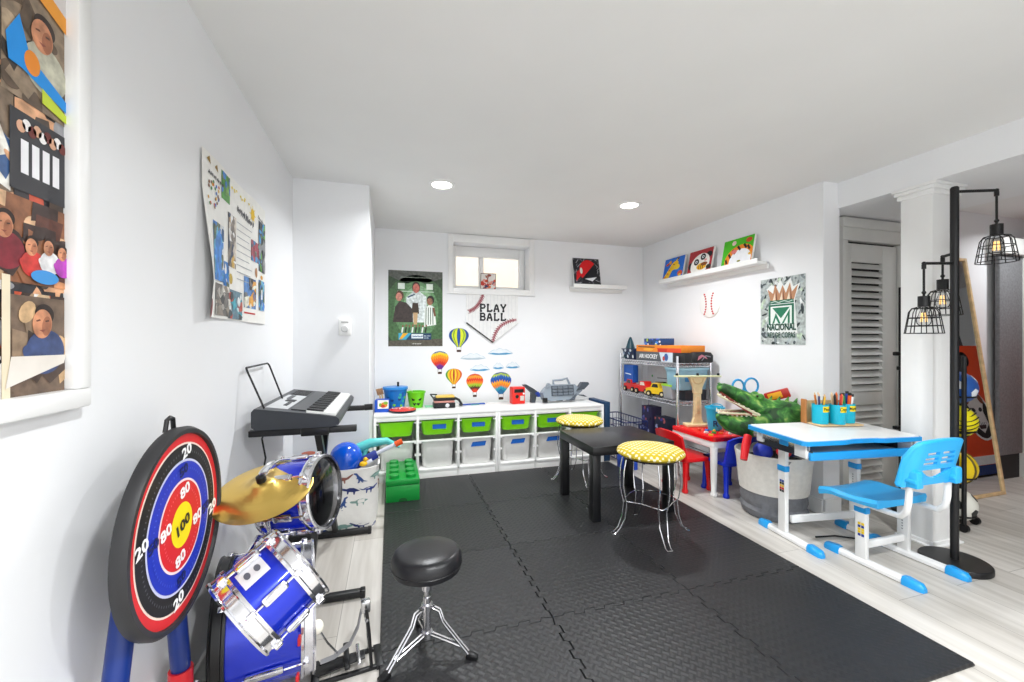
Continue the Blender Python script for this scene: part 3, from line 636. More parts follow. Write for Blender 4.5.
np_ = thing('club_poster', 'green and grey poster with crown and shield reading NACIONAL REY DE COPAS', 'poster', M=FRt(2.415, 1.085))
w_, h_ = .345, .475
MB().box(0, w_, 0, h_, .0005, .003, P('#E6E8E6')).build('sheet', np_)
a = Art(z=.0032); a.rect(0, 0, w_, h_, PH('#B4BCBA'), 0); a.clip = (0, 0, w_, h_); R = random.Random(8)
for i in range(150):
    a.ell(R.random()*w_, R.random()*h_, R.uniform(.008, .035), R.uniform(.004, .014), PH(R.choice(['#4A5256', '#7E888A', '#DDE4E2', '#A4AEB0', '#2F3A3C', '#BFD0BA'])), .5+i*.02, R.random()*3, 12)
a.poly([(.05, .40), (.09, .33), (.06, .08), (.29, .08), (.27, .31), (.31, .42), (.26, .40), (.24, .46), (.19, .41), (.16, .46), (.13, .41), (.09, .43)], '#EDF0EE', 4)
a.poly([(.085, .31), (.265, .31), (.295, .41), (.25, .365), (.235, .43), (.205, .36), (.18, .42), (.155, .36), (.12, .43), (.105, .365), (.06, .40)], '#C08A66', 5)
for x in (.10, .155, .21): a.poly([(x, .31), (x+.025, .31), (x+.02, .37)], '#F0DCC4', 5.4); a.poly([(x+.03, .31), (x+.04, .31), (x+.03, .40)], '#6A3A2A', 5.5)
a.poly([(.075, .29), (.265, .29), (.262, .315), (.08, .315)], '#1E6B50', 6); a.line([(.085, .300), (.12, .308), (.15, .298), (.19, .308), (.225, .298), (.255, .306)], .005, '#DDEBE2', 6.4)
a.poly([(.07, .14), (.265, .14), (.265, .285), (.07, .285)], '#1E6B50', 6); a.poly([(.085, .145), (.25, .145), (.25, .272), (.085, .272)], '#EAF1EC', 6.5); a.poly([(.10, .262), (.235, .262), (.168, .185)], '#1F7A58', 7)
a.poly([(.10, .15), (.128, .225), (.165, .15), (.148, .15), (.127, .19), (.115, .15)], '#1F7A58', 7); a.poly([(.175, .15), (.235, .25), (.235, .15), (.22, .15), (.22, .205), (.19, .15)], '#1F7A58', 7)
a.txt('NACIONAL', .168, .122, .066, '#164A3A', 9, .032, 0, .66); a.txt('REY DE COPAS', .168, .066, .056, '#1E5040', 9, .010, 0, .58)
a.build('print', np_)

# ------------------------------------------------------------------ foam floor mat of interlocking tiles
mt = thing('foam_floor_mat', 'black interlocking foam mat with diamond tread covering the middle of the floor', 'floor mat')
xs = [-.035, .62, 1.262, 1.915]; ys = [.90, 1.525, 2.13, 2.745, 3.36]
def edge_pts(p, q, teeth):
    if not teeth: return [p]
    out = [p]; n = 14; L_ = math.hypot(q[0]-p[0], q[1]-p[1]); ux, uy = (q[0]-p[0])/L_, (q[1]-p[1])/L_
    for i in range(1, n):
        f0 = i/n; s_ = 1 if i % 2 else -1
        o0 = .009*(-s_ if i > 1 else 0); o1 = .009*s_
        for o_, k in ((o0, -.004), (o1, .004)): out.append((p[0]+ux*(f0*L_+k*s_*1)-uy*o_, p[1]+uy*(f0*L_+k*s_*1)+ux*o_))
    out.append((q[0]-uy*.009*(1 if (n-1) % 2 else -1)*.0, q[1])) if False else None
    return out
for i in range(3):
    for j in range(4):
        x0, x1, y0, y1 = xs[i], xs[i+1], ys[j], ys[j+1]
        bot = edge_pts((x0, y0), (x1, y0), j > 0); rgt = edge_pts((x1, y0), (x1, y1), i < 2)
        top = edge_pts((x0, y1), (x1, y1), j < 3)[1:]; lef = edge_pts((x0, y0), (x0, y1), i > 0)[1:]
        pts = bot+rgt+[(x1, y1)]+top[::-1]+[(x0, y1)]+lef[::-1]
        cx, cy = (x0+x1)/2, (y0+y1)/2; s1 = .989
        ins = [(cx+(x-cx)*s1, cy+(y-cy)*s1) for x, y in pts]
        MB().loft([[(x, y, 0) for x, y in pts], [(x, y, .005) for x, y in pts], [(x, y, .012) for x, y in ins]], TILE, smooth=False).build('mat_tile', mt)
MZ = .012

# ------------------------------------------------------------------ low black table, wire stools, drum throne
tb = thing('low_table', 'low square black side table on the foam mat between two wire stools', 'table', (1.465, 2.50, MZ))
TBL = mat('#161618', .3, var=.08, scale=20)
MB().box(-.29, .29, -.255, .255, .40, .455, TBL, .003).build('tabletop', tb)
for sx in (-1, 1):
    for sy in (-1, 1): B(sx*.29-(.054 if sx > 0 else 0), sx*.29+(.054 if sx < 0 else 0), sy*.255-(.054 if sy > 0 else 0), sy*.255+(.054 if sy < 0 else 0), 0, .402, TBL, .003).build('leg', tb)
def wire_stool(label, loc, rz):
    t = thing('wire_stool', label, 'stool', loc, rz, 'wire stools with yellow seats')
    MB().lathe([(.0005, .442), (.15, .442), (.178, .448), (.188, .460), (.184, .474), (.165, .486), (.11, .495), (.05, .498), (.0005, .4985)], OGEE, n=48).build('seat_cushion', t)
    MB().lathe([(.0005, .432), (.155, .432), (.158, .442), (.0005, .442)], mat('#2A2724', .8), n=32).build('seat_board', t)
    for k in range(4):
        a = k*PI/2; c, s = math.cos(a), math.sin(a); L_ = []
        prof = [(.155, .432), (.168, .37), (.172, .28), (.158, .21), (.150, .18), (.160, .10), (.185, .04), (.212, .012), (.228, .008)]
        for q, sg in ((prof, 1), (prof[::-1], -1)):
            for r, z in q: w_ = sg*(.028 if z > .2 else .022 if z > .05 else .014); L_.append((r*c-w_*s, r*s+w_*c, z-.004))
        MB().tube(L_, .0035, CHROME, 6).build('leg', t)
    pts = []
    for i in range(64):
        a = i*2*PI/64; r = .150-.028*abs(math.sin(2*a))**1.3; pts.append((r*math.cos(a), r*math.sin(a), .185+.012*abs(math.sin(2*a))))
    MB().tube(pts, .0035, CHROME, 6, True).build('stretcher_ring', t)
wire_stool('yellow patterned wire stool in front of the black table', (1.435, 2.045, MZ), math.radians(-10))
wire_stool('yellow patterned wire stool behind the black table, by the bins', (1.45, 3.00, MZ), math.radians(-8))

dt = thing('drum_throne', 'round black drum stool on a chrome tripod at the mat edge', 'stool', (.125, 1.475, MZ), 0)
SEATB = mat('#1C1C1F', .32, var=.06, scale=30, bump=.12, bscale=180)
ss = MB().lathe([(.0005, .296), (.106, .296), (.118, .302), (.122, .318), (.121, .342), (.113, .358), (.098, .365), (.06, .368), (.0005, .369)], SEATB, n=48); so = ss.build('seat', dt)
MB().lathe([(.1215, .318), (.1235, .32), (.1215, .322)], BLACK, n=48, cap=False).build('seam_piping', so)
m = MB().cyl((0, 0, .06), (0, 0, .20), .014, CHROME).cyl((0, 0, .15), (0, 0, .297), .0095, STEEL); m.build('post', dt)
m = MB().cyl((0, 0, .225), (0, 0, .247), .018, CHROME).tube([(.018, 0, .238), (.034, .01, .24), (.042, .018, .247)], .004, CHROME, 6); m.build('height_clamp', dt)
m = MB().cyl((0, 0, .155), (0, 0, .175), .021, CHROME); m.build('upper_collar', dt)
m = MB().cyl((0, 0, .058), (0, 0, .08), .02, CHROME); m.build('lower_collar', dt)
for ang in (-152, -25, 96):
    a = math.radians(ang); c, s = math.cos(a), math.sin(a)
    L_ = MB()
    for w_ in (-.007, .007):
        f = lambda r, z: (r*c-w_*s, r*s+w_*c, z)
        L_.tube([f(.018, .165), f(.045, .155), f(.058, .12), f(.075, .10), f(.155, .012)], .0042, CHROME, 6)
        L_.tube([f(.018, .07), f(.128, .040)], .0038, CHROME, 6)
    lg = L_.build('leg', dt)
    MB().box(-.012, .03, -.012, .012, 0, .022, BLACK, .006, M=T(.15*c, .15*s, -.001) @ RZ(a) @ RY(math.radians(18))).build('rubber_foot', lg)

# ------------------------------------------------------------------ storage units and their bins
def unit(x, label):
    t = thing('storage_unit', label, 'shelf unit', (x, 3.37, 0), group='low white bin units along the back wall')
    W_, D_, H_ = .997, .44, .53
    MB().box(0, W_, 0, D_, H_-.02, H_, WHITE, .003).build('top_board', t)
    MB().box(.018, W_-.018, .004, .022, H_-.055, H_-.02, WHITE, .002).build('top_rail', t)
    for k, xx in enumerate((0, .326, .653, W_-.02)): B(xx, xx+.02, .002 if k in (1, 2) else 0, D_, .0, H_-.02, WHITE, .002).build('side_panel' if k in (0, 3) else 'divider_panel', t)
    MB().box(.02, W_-.02, .008, D_, .0, .062, WHITE, .002).box(.02, W_-.02, .002, D_, .062, .078, WHITE, .002).build('plinth', t)
    g = MB()
    for k in range(3):
        xa = .02+k*.3265; xb = (.326, .653, W_-.02)[k]
        for z in (.458, .295): g.box(xa, xa+.018, .004, D_-.01, z-.006, z, WHITE).box(xb-.018, xb, .004, D_-.01, z-.006, z, WHITE)
        g.box(xa, xb, .01, .03, .296, .310, WHITE, .002)
        for sx in (xa+.008, xb-.008): g.box(sx-.006, sx+.006, .003, .02, .19, .205, WHITE)
    g.build('bin_rails', t)
unit(-.123, 'low white bin unit beside the thermostat wall, holding the buckets')
unit(.877, 'low white bin unit beside the wire shelf, holding the grey toy ship')
GREEN = PL('#93F01E', .3); TAPE = mat('#1763C0', .55, var=.08, scale=60)
order = ['nearest the thermostat wall', 'second from the thermostat wall', 'third from the thermostat wall', 'fourth from the thermostat wall', 'fifth from the thermostat wall', 'farthest from the thermostat wall']
def bin_(x, col, big, tape):
    if big: lab = 'clear plastic bin '; z0, h, w0, w1, mm = .080, .218, .238, .266, FROST
    else: lab = 'green plastic bin '; z0, h, w0, w1, mm = .345, .118, .235, .266, GREEN
    t = thing('storage_bin', lab+('with blue tape label, ' if tape else 'without a label, ')+order[col]+(', bottom row' if big else ', top row'), 'storage bin', (x, 3.385+.205, z0), group='clear bins in the bottom row' if big else 'green bins in the top row')
    MB().tray(w0, .365, w1, .385, h, .045 if big else .035, .004, mm, rim=.010).build('tub', t)
    if tape:
        tw, tz = (.12, h*.77) if big else (.11, h*.56)
        yb = -.1825-.010*(tz/h)-.0016
        MB().prism([(-tw/2-.006, -.021), (tw/2-.004, -.018), (tw/2+.006, .021), (-tw/2+.01, .018)] if big else rr(tw, .038, .002, 1), 0, .001, TAPE, frame((.01, yb-.0015, tz), (1, 0, 0), (0, -.04, 1))).build('tape_label', t)
cx = [.05, .377, .703, 1.05, 1.377, 1.703]
for k in range(6): bin_(cx[k], k, False, k > 0); bin_(cx[k], k, True, k > 1)
# toys that show through the bins
R = random.Random(3)
for k, c_ in ((2, '#5A4634'), (3, '#B0281E'), (4, '#3A8A1E')):
    m = MB()
    m.ball((0, 0, .03), (.07, .05, .03), P(c_), 12, 8)
    solo(m, 'soft_toy', 'soft toy lying in the green bin that is '+order[k], 'toy', (cx[k], 3.56, .352))

# things on top of the units
TZ = .53
bk = thing('toy_bucket', 'blue toy bucket with printed sea creatures, tallest on the white units', 'bucket', (.045, 3.71, TZ))
bk.scale = (1.12, 1.0, 1.25)
m = MB().lathe([(.066, 0), (.068, .004), (.088, .135), (.092, .135), (.092, .142), (.084, .142), (.064, .006), (.0005, .006)], PL('#1878C8'), n=32); m.build('pail', bk)
MB().lathe([(.0005, .150), (.07, .150), (.093, .148), (.096, .142), (.094, .130), (.092, .130)], PL('#2A86D2'), n=32).build('lid', bk)
MB().tube([(.094, 0, .132), (.125, -.01, .12), (.128, -.012, .09), (.098, -.01, .07)], .004, PL('#E8E4DA'), 6).build('handle', bk)
MB().cyl((.02, 0, .15), (.02, 0, .18), .008, BLACK).build('lid_knob', bk)
R = random.Random(6)
m = MB()
for i in range(14):
    a_ = -PI/2+R.uniform(-1.2, 1.2); z = R.uniform(.02, .12); r = .0675+.0202*z/.135+.0008
    m.add([(r*math.cos(a_+.16*math.cos(t)), r*math.sin(a_+.16*math.cos(t)), z+.011*math.sin(t)) for t in [k*PI/5 for k in range(10)]], [list(range(10))], P(R.choice(['#2EB0A0', '#7AC83A', '#123C7A', '#1E5AA8', '#E8A03A'])))
m.build('sea_print', bk)
bx = thing('blue_box', 'small open blue box with a white picture card at the end of the units', 'box', (-.065, 3.56, TZ), math.radians(-6))
MB().box(-.05, .06, -.05, .05, 0, .10, PL('#1A55C4'), .004).build('carton', bx)
a = Art(z=.0008); a.rect(0, 0, .085, .07, '#F4F1EA', 0); a.ell(.05, .03, .026, .022, '#E88A2A', 1); a.ell(.062, .045, .018, .012, '#8AB83A', 2); a.ell(.04, .02, .016, .012, '#C8402A', 2.4); a.ell(.02, .03, .010, .016, '#7AA83A', 1.5)
o = a.build('picture_card', bx); o.matrix_local = frame((-.025, -.0505, .03), (1, 0, 0), (0, 0, 1))
for i, (x, dx, lab) in enumerate(((-.085, -.02, 'brown wooden spatula sticking up beside the blue box, tilted most'), (-.075, .0, 'brown wooden spatula sticking up beside the blue box, standing straighter'))):
    t = thing('wooden_spatula', lab, 'kitchen toy', (x, 3.64+i*.03, TZ), 0, 'wooden spatulas by the blue box')
    MB().cyl((.03, 0, .0), (dx*.5+.01, 0, .13), .006, WOODL, n=8).build('shaft', t)
    MB().box(-.016, .016, -.004, .004, 0, .055, mat('#9A7352', .6, var=.15), .004, M=T(dx*.5+.01, 0, .125) @ RY(-.25)).build('blade', t)
tr = thing('flying_disc', 'round red spotted disc with dark underside lying on the white unit', 'toy', (.10, 3.50, TZ))
MB().lathe([(.0005, 0), (.09, 0), (.108, .008), (.108, .018), (.104, .018)], mat('#22242C', .4), n=36, cap=False).build('underside', tr)
m = MB().lathe([(.1085, .019), (.10, .024), (.05, .03), (.0005, .031)], mat('#D83C34', .35), n=36, cap=False)
for i in range(26):
    a_ = R.uniform(0, 6.28); r = R.uniform(.01, .095); m.ball((r*math.cos(a_), r*math.sin(a_), .0265 if r > .06 else .03), (.011, .011, .003), P(R.choice(['#F4F0EA', '#2E8CC8', '#E8B0A0', '#F0D0C0', '#C02020'])), 8, 6)
m.build('spotted_top', tr)
gp = thing('green_pail', 'lime green pail with a black carved face printed on it', 'bucket', (.22, 3.70, TZ))
gp.scale = (1.12, 1.12, 1.15)
MB().lathe([(.050, 0), (.052, .004), (.068, .112), (.073, .112), (.073, .122), (.064, .122), (.05, .006), (.0005, .006)], PL('#6ED014'), n=32).build('pail', gp)
MB().tube([(.07*math.cos(t), -.02-.03*math.sin(t), .115+.012*math.sin(t)) for t in [i*PI/10 for i in range(11)]], .003, PL('#5ABC10'), 6).build('handle', gp)
m = MB()
def face(q, z0):
    m.add([((.0525+.0155*(z0+v)/.112+.0012)*math.sin(u/.06), -(.0525+.0155*(z0+v)/.112+.0012)*math.cos(u/.06), z0+v) for u, v in q], [list(range(len(q)))], BLACK)
for sg in (-1, 1): face([(sg*.012-.0, .066), (sg*.040, .078), (sg*.034, .058), (sg*.018, .056)], 0)
face([(-.034, .044), (-.018, .036), (-.008, .041), (0, .034), (.01, .041), (.02, .036), (.034, .046), (.02, .02), (-.02, .02)], 0)
m.build('face_print', gp)
gm = MB().box(-.035, .05, -.04, .06, 0, .006, PL('#7ACFA0'), .002); solo(gm, 'green_board', 'thin pale green board lying beside the lime green pail', 'toy', (.33, 3.70, TZ))
tg = thing('toy_grill', 'toy sandwich grill in black with yellow and pink slabs on the white unit', 'toy', (.455, 3.63, TZ))
m = MB().box(-.095, .09, -.06, .06, 0, .045, BLKM, .006); m.build('base', tg)
MB().box(-.09, .085, -.058, .055, .046, .064, PL('#C98A80'), .006).build('pink_slab', tg)
MB().box(-.095, .095, -.06, .06, .066, .088, BLKM, .006).build('hinged_lid', tg)
MB().box(-.075, .085, -.055, .055, .089, .106, PL('#E0BE5A'), .005).build('yellow_slab', tg)
MB().tube([(-.085, .05, .07), (-.115, .04, .112), (-.07, -.04, .118)], .006, BLKM, 6).build('bail', tg)
MB().tube([(.09, 0, .08), (.13, -.01, .06), (.155, -.03, .015)], .011, BLKM, 8).build('handle', tg)
MB().lathe([(.018, 0), (.018, .006), (.0005, .008)], STEEL, frame((.02, -.0605, .024), (1, 0, 0), (0, 0, 1)), 20).build('dial', tg)
sw = thing('toy_sword', 'flat blue toy lying on the white unit behind the grill handle', 'toy', (.72, 3.70, TZ), math.radians(6))
MB().box(-.10, .12, -.012, .012, 0, .012, PL('#1E4FB0'), .005).build('blade', sw); MB().box(-.12, -.10, -.035, .035, 0, .014, PL('#2A2E3A'), .004).build('guard', sw)
MB().box(-.02, .06, -.028, -.012, 0, .01, PL('#3A8A9A'), .004).build('trim_piece', sw)
rd = thing('toy_radio', 'bright red box-shaped toy with black screen, beside the blue balloon decal', 'toy', (1.135, 3.66, TZ), math.radians(4))
RED = PL('#E0241A', .3)
MB().box(-.062, .062, -.045, .045, 0, .155, RED, .008).build('case', rd)
MB().box(-.046, .046, -.048, -.044, .105, .138, BLKM, .002).build('screen', rd); MB().box(.012, .05, -.048, -.044, .03, .075, PL('#C9C4BC'), .002).build('speaker_grille', rd)
MB().lathe([(.016, 0), (.016, .006), (.0005, .008)], BLKM, frame((-.02, -.045, .07), (1, 0, 0), (0, 0, 1)), 18).build('round_knob', rd); MB().lathe([(.009, 0), (.009, .006), (.0005, .007)], WHITE, frame((.046, -.045, .095), (1, 0, 0), (0, 0, 1)), 14).build('white_button', rd)
dw = thing('toy_fin', 'dark grey bent toy fin standing between the red toy and the grey ship', 'toy', (1.275, 3.67, TZ), math.radians(8))
DG = PL('#3C4248', .4)
MB().prism([(-.09, .17), (-.06, .175), (.02, .13), (.055, .105), (.035, .0), (-.005, 0), (.0, .09), (-.03, .12)], -.02, .02, DG, frame((0, 0, 0), (1, 0, 0), (0, 0, 1))).build('fin', dw)
MB().box(.03, .075, -.02, .02, .07, .10, PL('#1E3C9A'), .004).box(.06, .105, -.016, .016, .05, .085, PL('#23449E'), .004).build('connector', dw)
sh = thing('toy_ship', 'large grey toy carrier ship with compartments, on the white units', 'toy', (1.575, 3.68, TZ+.012), math.radians(3))
sh.scale = (1, 1, .9)
GY = PL('#8E98A3', .35); GYD = PL('#484F58', .45)
SF = frame((0, -.06, 0), (1, 0, 0), (0, .12, 1))
MB().prism([(-.20, .02), (-.13, .005), (.10, .01), (.14, .05), (.20, .10), (.17, .12), (.12, .17), (-.10, .175), (-.16, .15), (-.19, .12), (-.215, .09)], -.06, .03, GY, SF).build('hull', sh)
MB().box(-.13, .105, .055, .16, .0305, .034, GYD, .001, SF).build('deck_bay', sh)
m = MB()
for i in range(4):
    for j in range(3): m.box(-.122+i*.056, -.074+i*.056, .060+j*.033, .086+j*.033, .034, .044, PL('#6A737D'), .003, SF)
m.build('bay_compartments', sh)
m = MB().tube([(-.09, .17, 0), (-.09, .215, 0), (.0, .22, 0), (.055, .235, 0), (.08, .17, 0)], .012, GY, 8, M=SF); m.build('carry_handle', sh)
for sg, pts in ((1, [(.13, .10), (.20, .19), (.26, .185), (.27, .165), (.21, .11)]), (2, [(.07, .02), (.13, .07), (.10, .0), (.03, -.0)]), (3, [(.14, .06), (.24, .03), (.20, .055)]), (4, [(-.18, .14), (-.155, .19), (-.13, .17)])):
    MB().prism(pts, -.01, .045, GYD if sg != 4 else GY, SF).build('wing', sh)
MB().box(-.215, -.18, -.01, .04, .0, .05, BLKM, .004, SF).build('rear_wheel', sh); MB().box(-.05, .0, -.002, .04, -.05, .0, BLKM, .004, SF).build('keel_wheel', sh)

# brick-shaped storage box
sb = thing('storage_brick', 'green storage box shaped like a toy brick with eight studs', 'storage box', (.085, 3.135, MZ))
GB = mat('#12913A', .3, var=.04, scale=10)
MB().box(-.112, .112, -.225, .225, 0, .112, GB, .006).build('box', sb)
ld = MB().box(-.113, .113, -.226, .226, .113, .152, GB, .006).build('lid', sb)
for i in range(2):
    for j in range(4): MB().lathe([(.034, 0), (.034, .022), (.031, .025), (.0005, .025)], GB, T(-.056+i*.112, -.17+j*.1133, .151), 24).build('stud', ld)
MB().prism([(-.03, 0), (.03, 0), (.024, .018), (.012, .024), (-.012, .024), (-.024, .018)], 0, .001, mat('#0B5A24', .5), frame((0, -.2255, .002), (1, 0, 0), (0, 0, 1))).build('finger_notch', sb)

# ------------------------------------------------------------------ standing target game
NAVY = mat('#0F2E78', .3, var=.04)
tgt = thing('target_game', 'freestanding round target with red, blue and black rings near the wall', 'target game', M=frame((-.476, 1.125, .688), (0, 1, 0), (0, 0, 1)))
RG = .213
MB().lathe([(.0005, -.012), (RG-.01, -.012), (RG+.008, -.004), (RG+.010, .012), (RG+.004, .022), (RG-.006, .022), (RG-.008, .014), (.0005, .014)], mat('#2A2A2C', .5), n=72).build('rim', tgt)
a = Art(z=.0145, e=.0004)
for r, c in ((.232, '#D8242A'), (.206, '#F2D8CC'), (.201, '#151517'), (.163, '#C9CCE8'), (.157, '#1630B4'), (.114, '#F4DCE0'), (.108, '#D41C24'), (.055, '#F2DA10')):
    a.ell(0, 0, r, r, c, {.232: 1, .206: 2, .201: 3, .163: 4, .157: 5, .114: 6, .108: 7, .055: 8}[r], n=72)
for r, c, n, w_ in ((.181, '#5A5C62', 90, .004), (.138, '#3A54CC', 70, .003), (.088, '#E8606A', 50, .003)):
    for i in range(n):
        t_ = 2*PI*i/n; a.ell(r*math.cos(t_), r*math.sin(t_), .0035, .002, c, 9, t_, 8)
a.v = [Vector((v.x*.90, v.y*.90, v.z)) for v in a.v]; a.build('target_face', tgt)
def num(t, x, y, size, c, rot):
    m = Art(z=.0185); m.txt(t, x*.90, y*.90, size*.82, c, 1, .03, rot, 1.35); m.build('score_number', tgt)
for k in range(4):
    t_ = PI/2-.12-k*PI/2; num('20', .183*math.cos(t_), .183*math.sin(t_), .042, '#F4F4F4', .25)
    t_ = PI/2-.15-k*PI/2; num('80', .083*math.cos(t_), .083*math.sin(t_), .042, '#F6F0F0', .25)
    t_ = PI/2-.05-k*PI/2; num('50', .136*math.cos(t_), .136*math.sin(t_), .036, '#0C1C5C', .25)
num('100', 0, -.003, .042, '#2A2A20', .3)
MB().tube([(-.022, RG+.004, -.006), (-.014, RG+.03, -.006), (0, RG+.034, -.006), (.012, RG+.03, -.006), (.016, RG+.004, -.006)], .005, BLACK, 8).build('hanger', tgt)
for px_, q in ((-.18, 0), (.118, 0)):
    zb = -.688
    lg = MB().cyl((px_*.55, -.06, -.034), (px_, -.40, -.034), .021, NAVY, n=20).cyl((px_, -.40, -.034), (px_*1.06, zb, -.034), .020, NAVY, n=20).build('leg', tgt)
    z0 = -.41 if px_ > 0 else -.47
    MB().cyl((px_, z0, -.034), (px_, z0-.05, -.034), .026, PL('#D8202A'), n=20).build('joint_cuff', lg)
    MB().cyl((px_*1.06, zb, -.034), (px_*1.06, zb+.03, -.034), .028, PL('#D8202A'), n=20).build('foot_cap', lg)

# ------------------------------------------------------------------ drums
def drum(name, label, p, d, r, L_, top, bot, badge=None, nl=6, roll=0, hoop=CHROME, hoop2=None, hw=.024):
    M = axisM(p, d) @ RZ(roll)
    t = thing(name, label, 'drum', M=M, group=None)
    MB().lathe([(r, .006), (r, L_-.006)], BLUEG, n=56, cap=False).lathe([(r-.006, L_-.006), (r-.006, .006)], BLUEG, n=56, cap=False).build('shell', t)
    for k, (z, mm) in enumerate(((L_, hoop), (0, hoop2 or hoop))):
        sg = 1 if k == 0 else -1
        pr = [(r+.003, z-sg*hw*1.0), (r+.012, z-sg*hw*1.0), (r+.013, z-sg*hw*.75), (r+.008, z-sg*hw*.65), (r+.008, z+sg*.002), (r+.012, z+sg*.006), (r+.010, z+sg*.011), (r+.003, z+sg*.010), (r+.002, z-sg*hw*.9)]
        MB().lathe(pr, mm, n=56, cap=False).build('hoop', t)
        MB().lathe([(r+.003, z+sg*.0), (r-.004, z+sg*.003), (.0005, z+sg*.003)], top if k == 0 else bot, n=48, cap=False).build('drumhead', t)
    for i in range(nl):
        a_ = 2*PI*(i+.5)/nl; LM = RZ(a_)
        lg = MB().box(r, r+.016, -.012, .012, L_*.30, L_*.70, CHROME, .007, LM).box(r+.015, r+.018, -.006, .006, L_*.36, L_*.64, STEEL, .001, LM).build('lug', t)
        [MB().tube([(r+.011, 0, za), (r+.010, 0, zb)], .0035, CHROME, 6, M=LM).box(r+.004, r+.022, -.008, .008, zc, zc+hw*.6, CHROME, .003, LM).build('tension_rod', lg) for za, zb, zc in ((L_*.04, L_*.30, hw*.3), (L_*.70, L_*.96, L_-hw*.9))]
    if badge is not None:
        m = MB(); N = 6; bw = .026/r
        vs = []; fs = []
        for i in range(N+1):
            for z in (L_*badge[1]-.030, L_*badge[1]+.030): q = badge[0]-bw+2*bw*i/N; vs.append(((r+.0016)*math.cos(q), (r+.0016)*math.sin(q), z))
        for i in range(N): fs.append((2*i, 2*i+2, 2*i+3, 2*i+1))
        m.add(vs, fs, mat('#DCDCDE', .45, .25))
        for z0 in (-.012, .012):
            vs = []
            for i in range(12): q = badge[0]+(.010/r)*math.cos(i*PI/6); vs.append(((r+.0026)*math.cos(q), (r+.0026)*math.sin(q), L_*badge[1]+z0+.007*math.sin(i*PI/6)))
            m.add(vs, [list(range(12))], P('#5A5C66'))
        m.build('badge', t)
    return t, M
WHEAD = mat('#F0EFEA', .4); BHEAD = mat('#0C0C0E', .12, coat=.4)
def to_roll(p, d, cam_=(0, 0, 1.11), deg=0):     # turn of the shell's seam so that a badge looks at the room
    M = axisM(p, d); v = M.to_3x3().inverted() @ (Vector(cam_)-Vector(p)); return math.atan2(v.y, v.x)+math.radians(deg)
d1 = Vector((.73, .45, .50)).normalized(); p1 = Vector((-.298, 1.165, .478))-d1*.088
rl = to_roll(p1, d1)
tom, M1 = drum('tom_drum', 'blue tom drum with chrome hoops, tilted in front of the bass drum', p1+d1*.026, d1, .101, .150, WHEAD, WHEAD, (math.radians(-13), .46), 6, rl+math.radians(-22), hw=.03)
d2 = Vector((.94, -.29, .12)).normalized(); p2 = Vector((-.205, 1.44, .628))-d2*.15
snare, M2 = drum('snare_drum', 'blue snare drum behind the cymbal, its glossy black head facing the room', p2, d2, .104, .15, BHEAD, WHEAD, None, 6, 0, hw=.022)
bass, M3 = drum('bass_drum', 'large blue bass drum standing on the floor beneath the tilted tom', (-.508, 1.51, .208), (.982, .19, 0), .192, .25, WHEAD, BHEAD, None, 6, math.radians(30), hoop=mat('#D9D9DE', .2, .9, var=.03), hoop2=BLACK, hw=.03)
m = MB()
for zz in (-.06, .03): m.box(-.004, .004, -.010, .010, -.012, .012, PL('#C8202A'), .002, T(-.252, 1.315+zz*.3, .21+zz))
m.build('hoop_marks', bass).matrix_parent_inverse = M3.inverted()
# mounting arms: from bass drum to the toms
m = MB().tube([(-.40, 1.49, .40), (-.37, 1.45, .46), (-.345, 1.40, .52), (-.36, 1.33, .55), (-.37, 1.25, .53)], .008, CHROME, 8).tube([(-.35, 1.52, .40), (-.33, 1.55, .47), (-.30, 1.56, .52)], .008, CHROME, 8).box(-.42, -.33, 1.47, 1.54, .395, .42, STEEL, .006)
m.build('tom_mount', bass).matrix_parent_inverse = M3.inverted()
m = MB().tube([(-.50, 1.315, .19), (-.52, 1.26, .09), (-.53, 1.22, .006)], .006, CHROME, 6).tube([(-.50, 1.69, .19), (-.52, 1.74, .09), (-.53, 1.78, .006)], .006, CHROME, 6)
m.build('spur', bass).matrix_parent_inverse = M3.inverted()
cy = thing('cymbal', 'gold cymbal with black wing nut on a thin rod above the drums', 'cymbal', (-.355, 1.365, .675))
CM = RX(math.radians(20)) @ RY(math.radians(-5))
MB().lathe([(.132, -.004), (.128, -.002), (.085, .006), (.035, .014), (.028, .022), (.014, .028), (.005, .029), (.005, .027), (.026, .02), (.034, .012), (.085, .004), (.131, -.006)], BRASS, CM, 64, cap=False).build('plate', cy)
MB().lathe([(.0005, .028), (.013, .029), (.013, .046), (.008, .050), (.0005, .050)], BLACK, CM, 20).tube([(.0, 0, .05), (.004, 0, .058), (.02, 0, .056)], .003, STEEL, 6, M=CM).build('wing_nut', cy)
MB().cyl((0, 0, .02), (.02, .035, -.265), .006, STEEL, n=10).build('rod', cy)
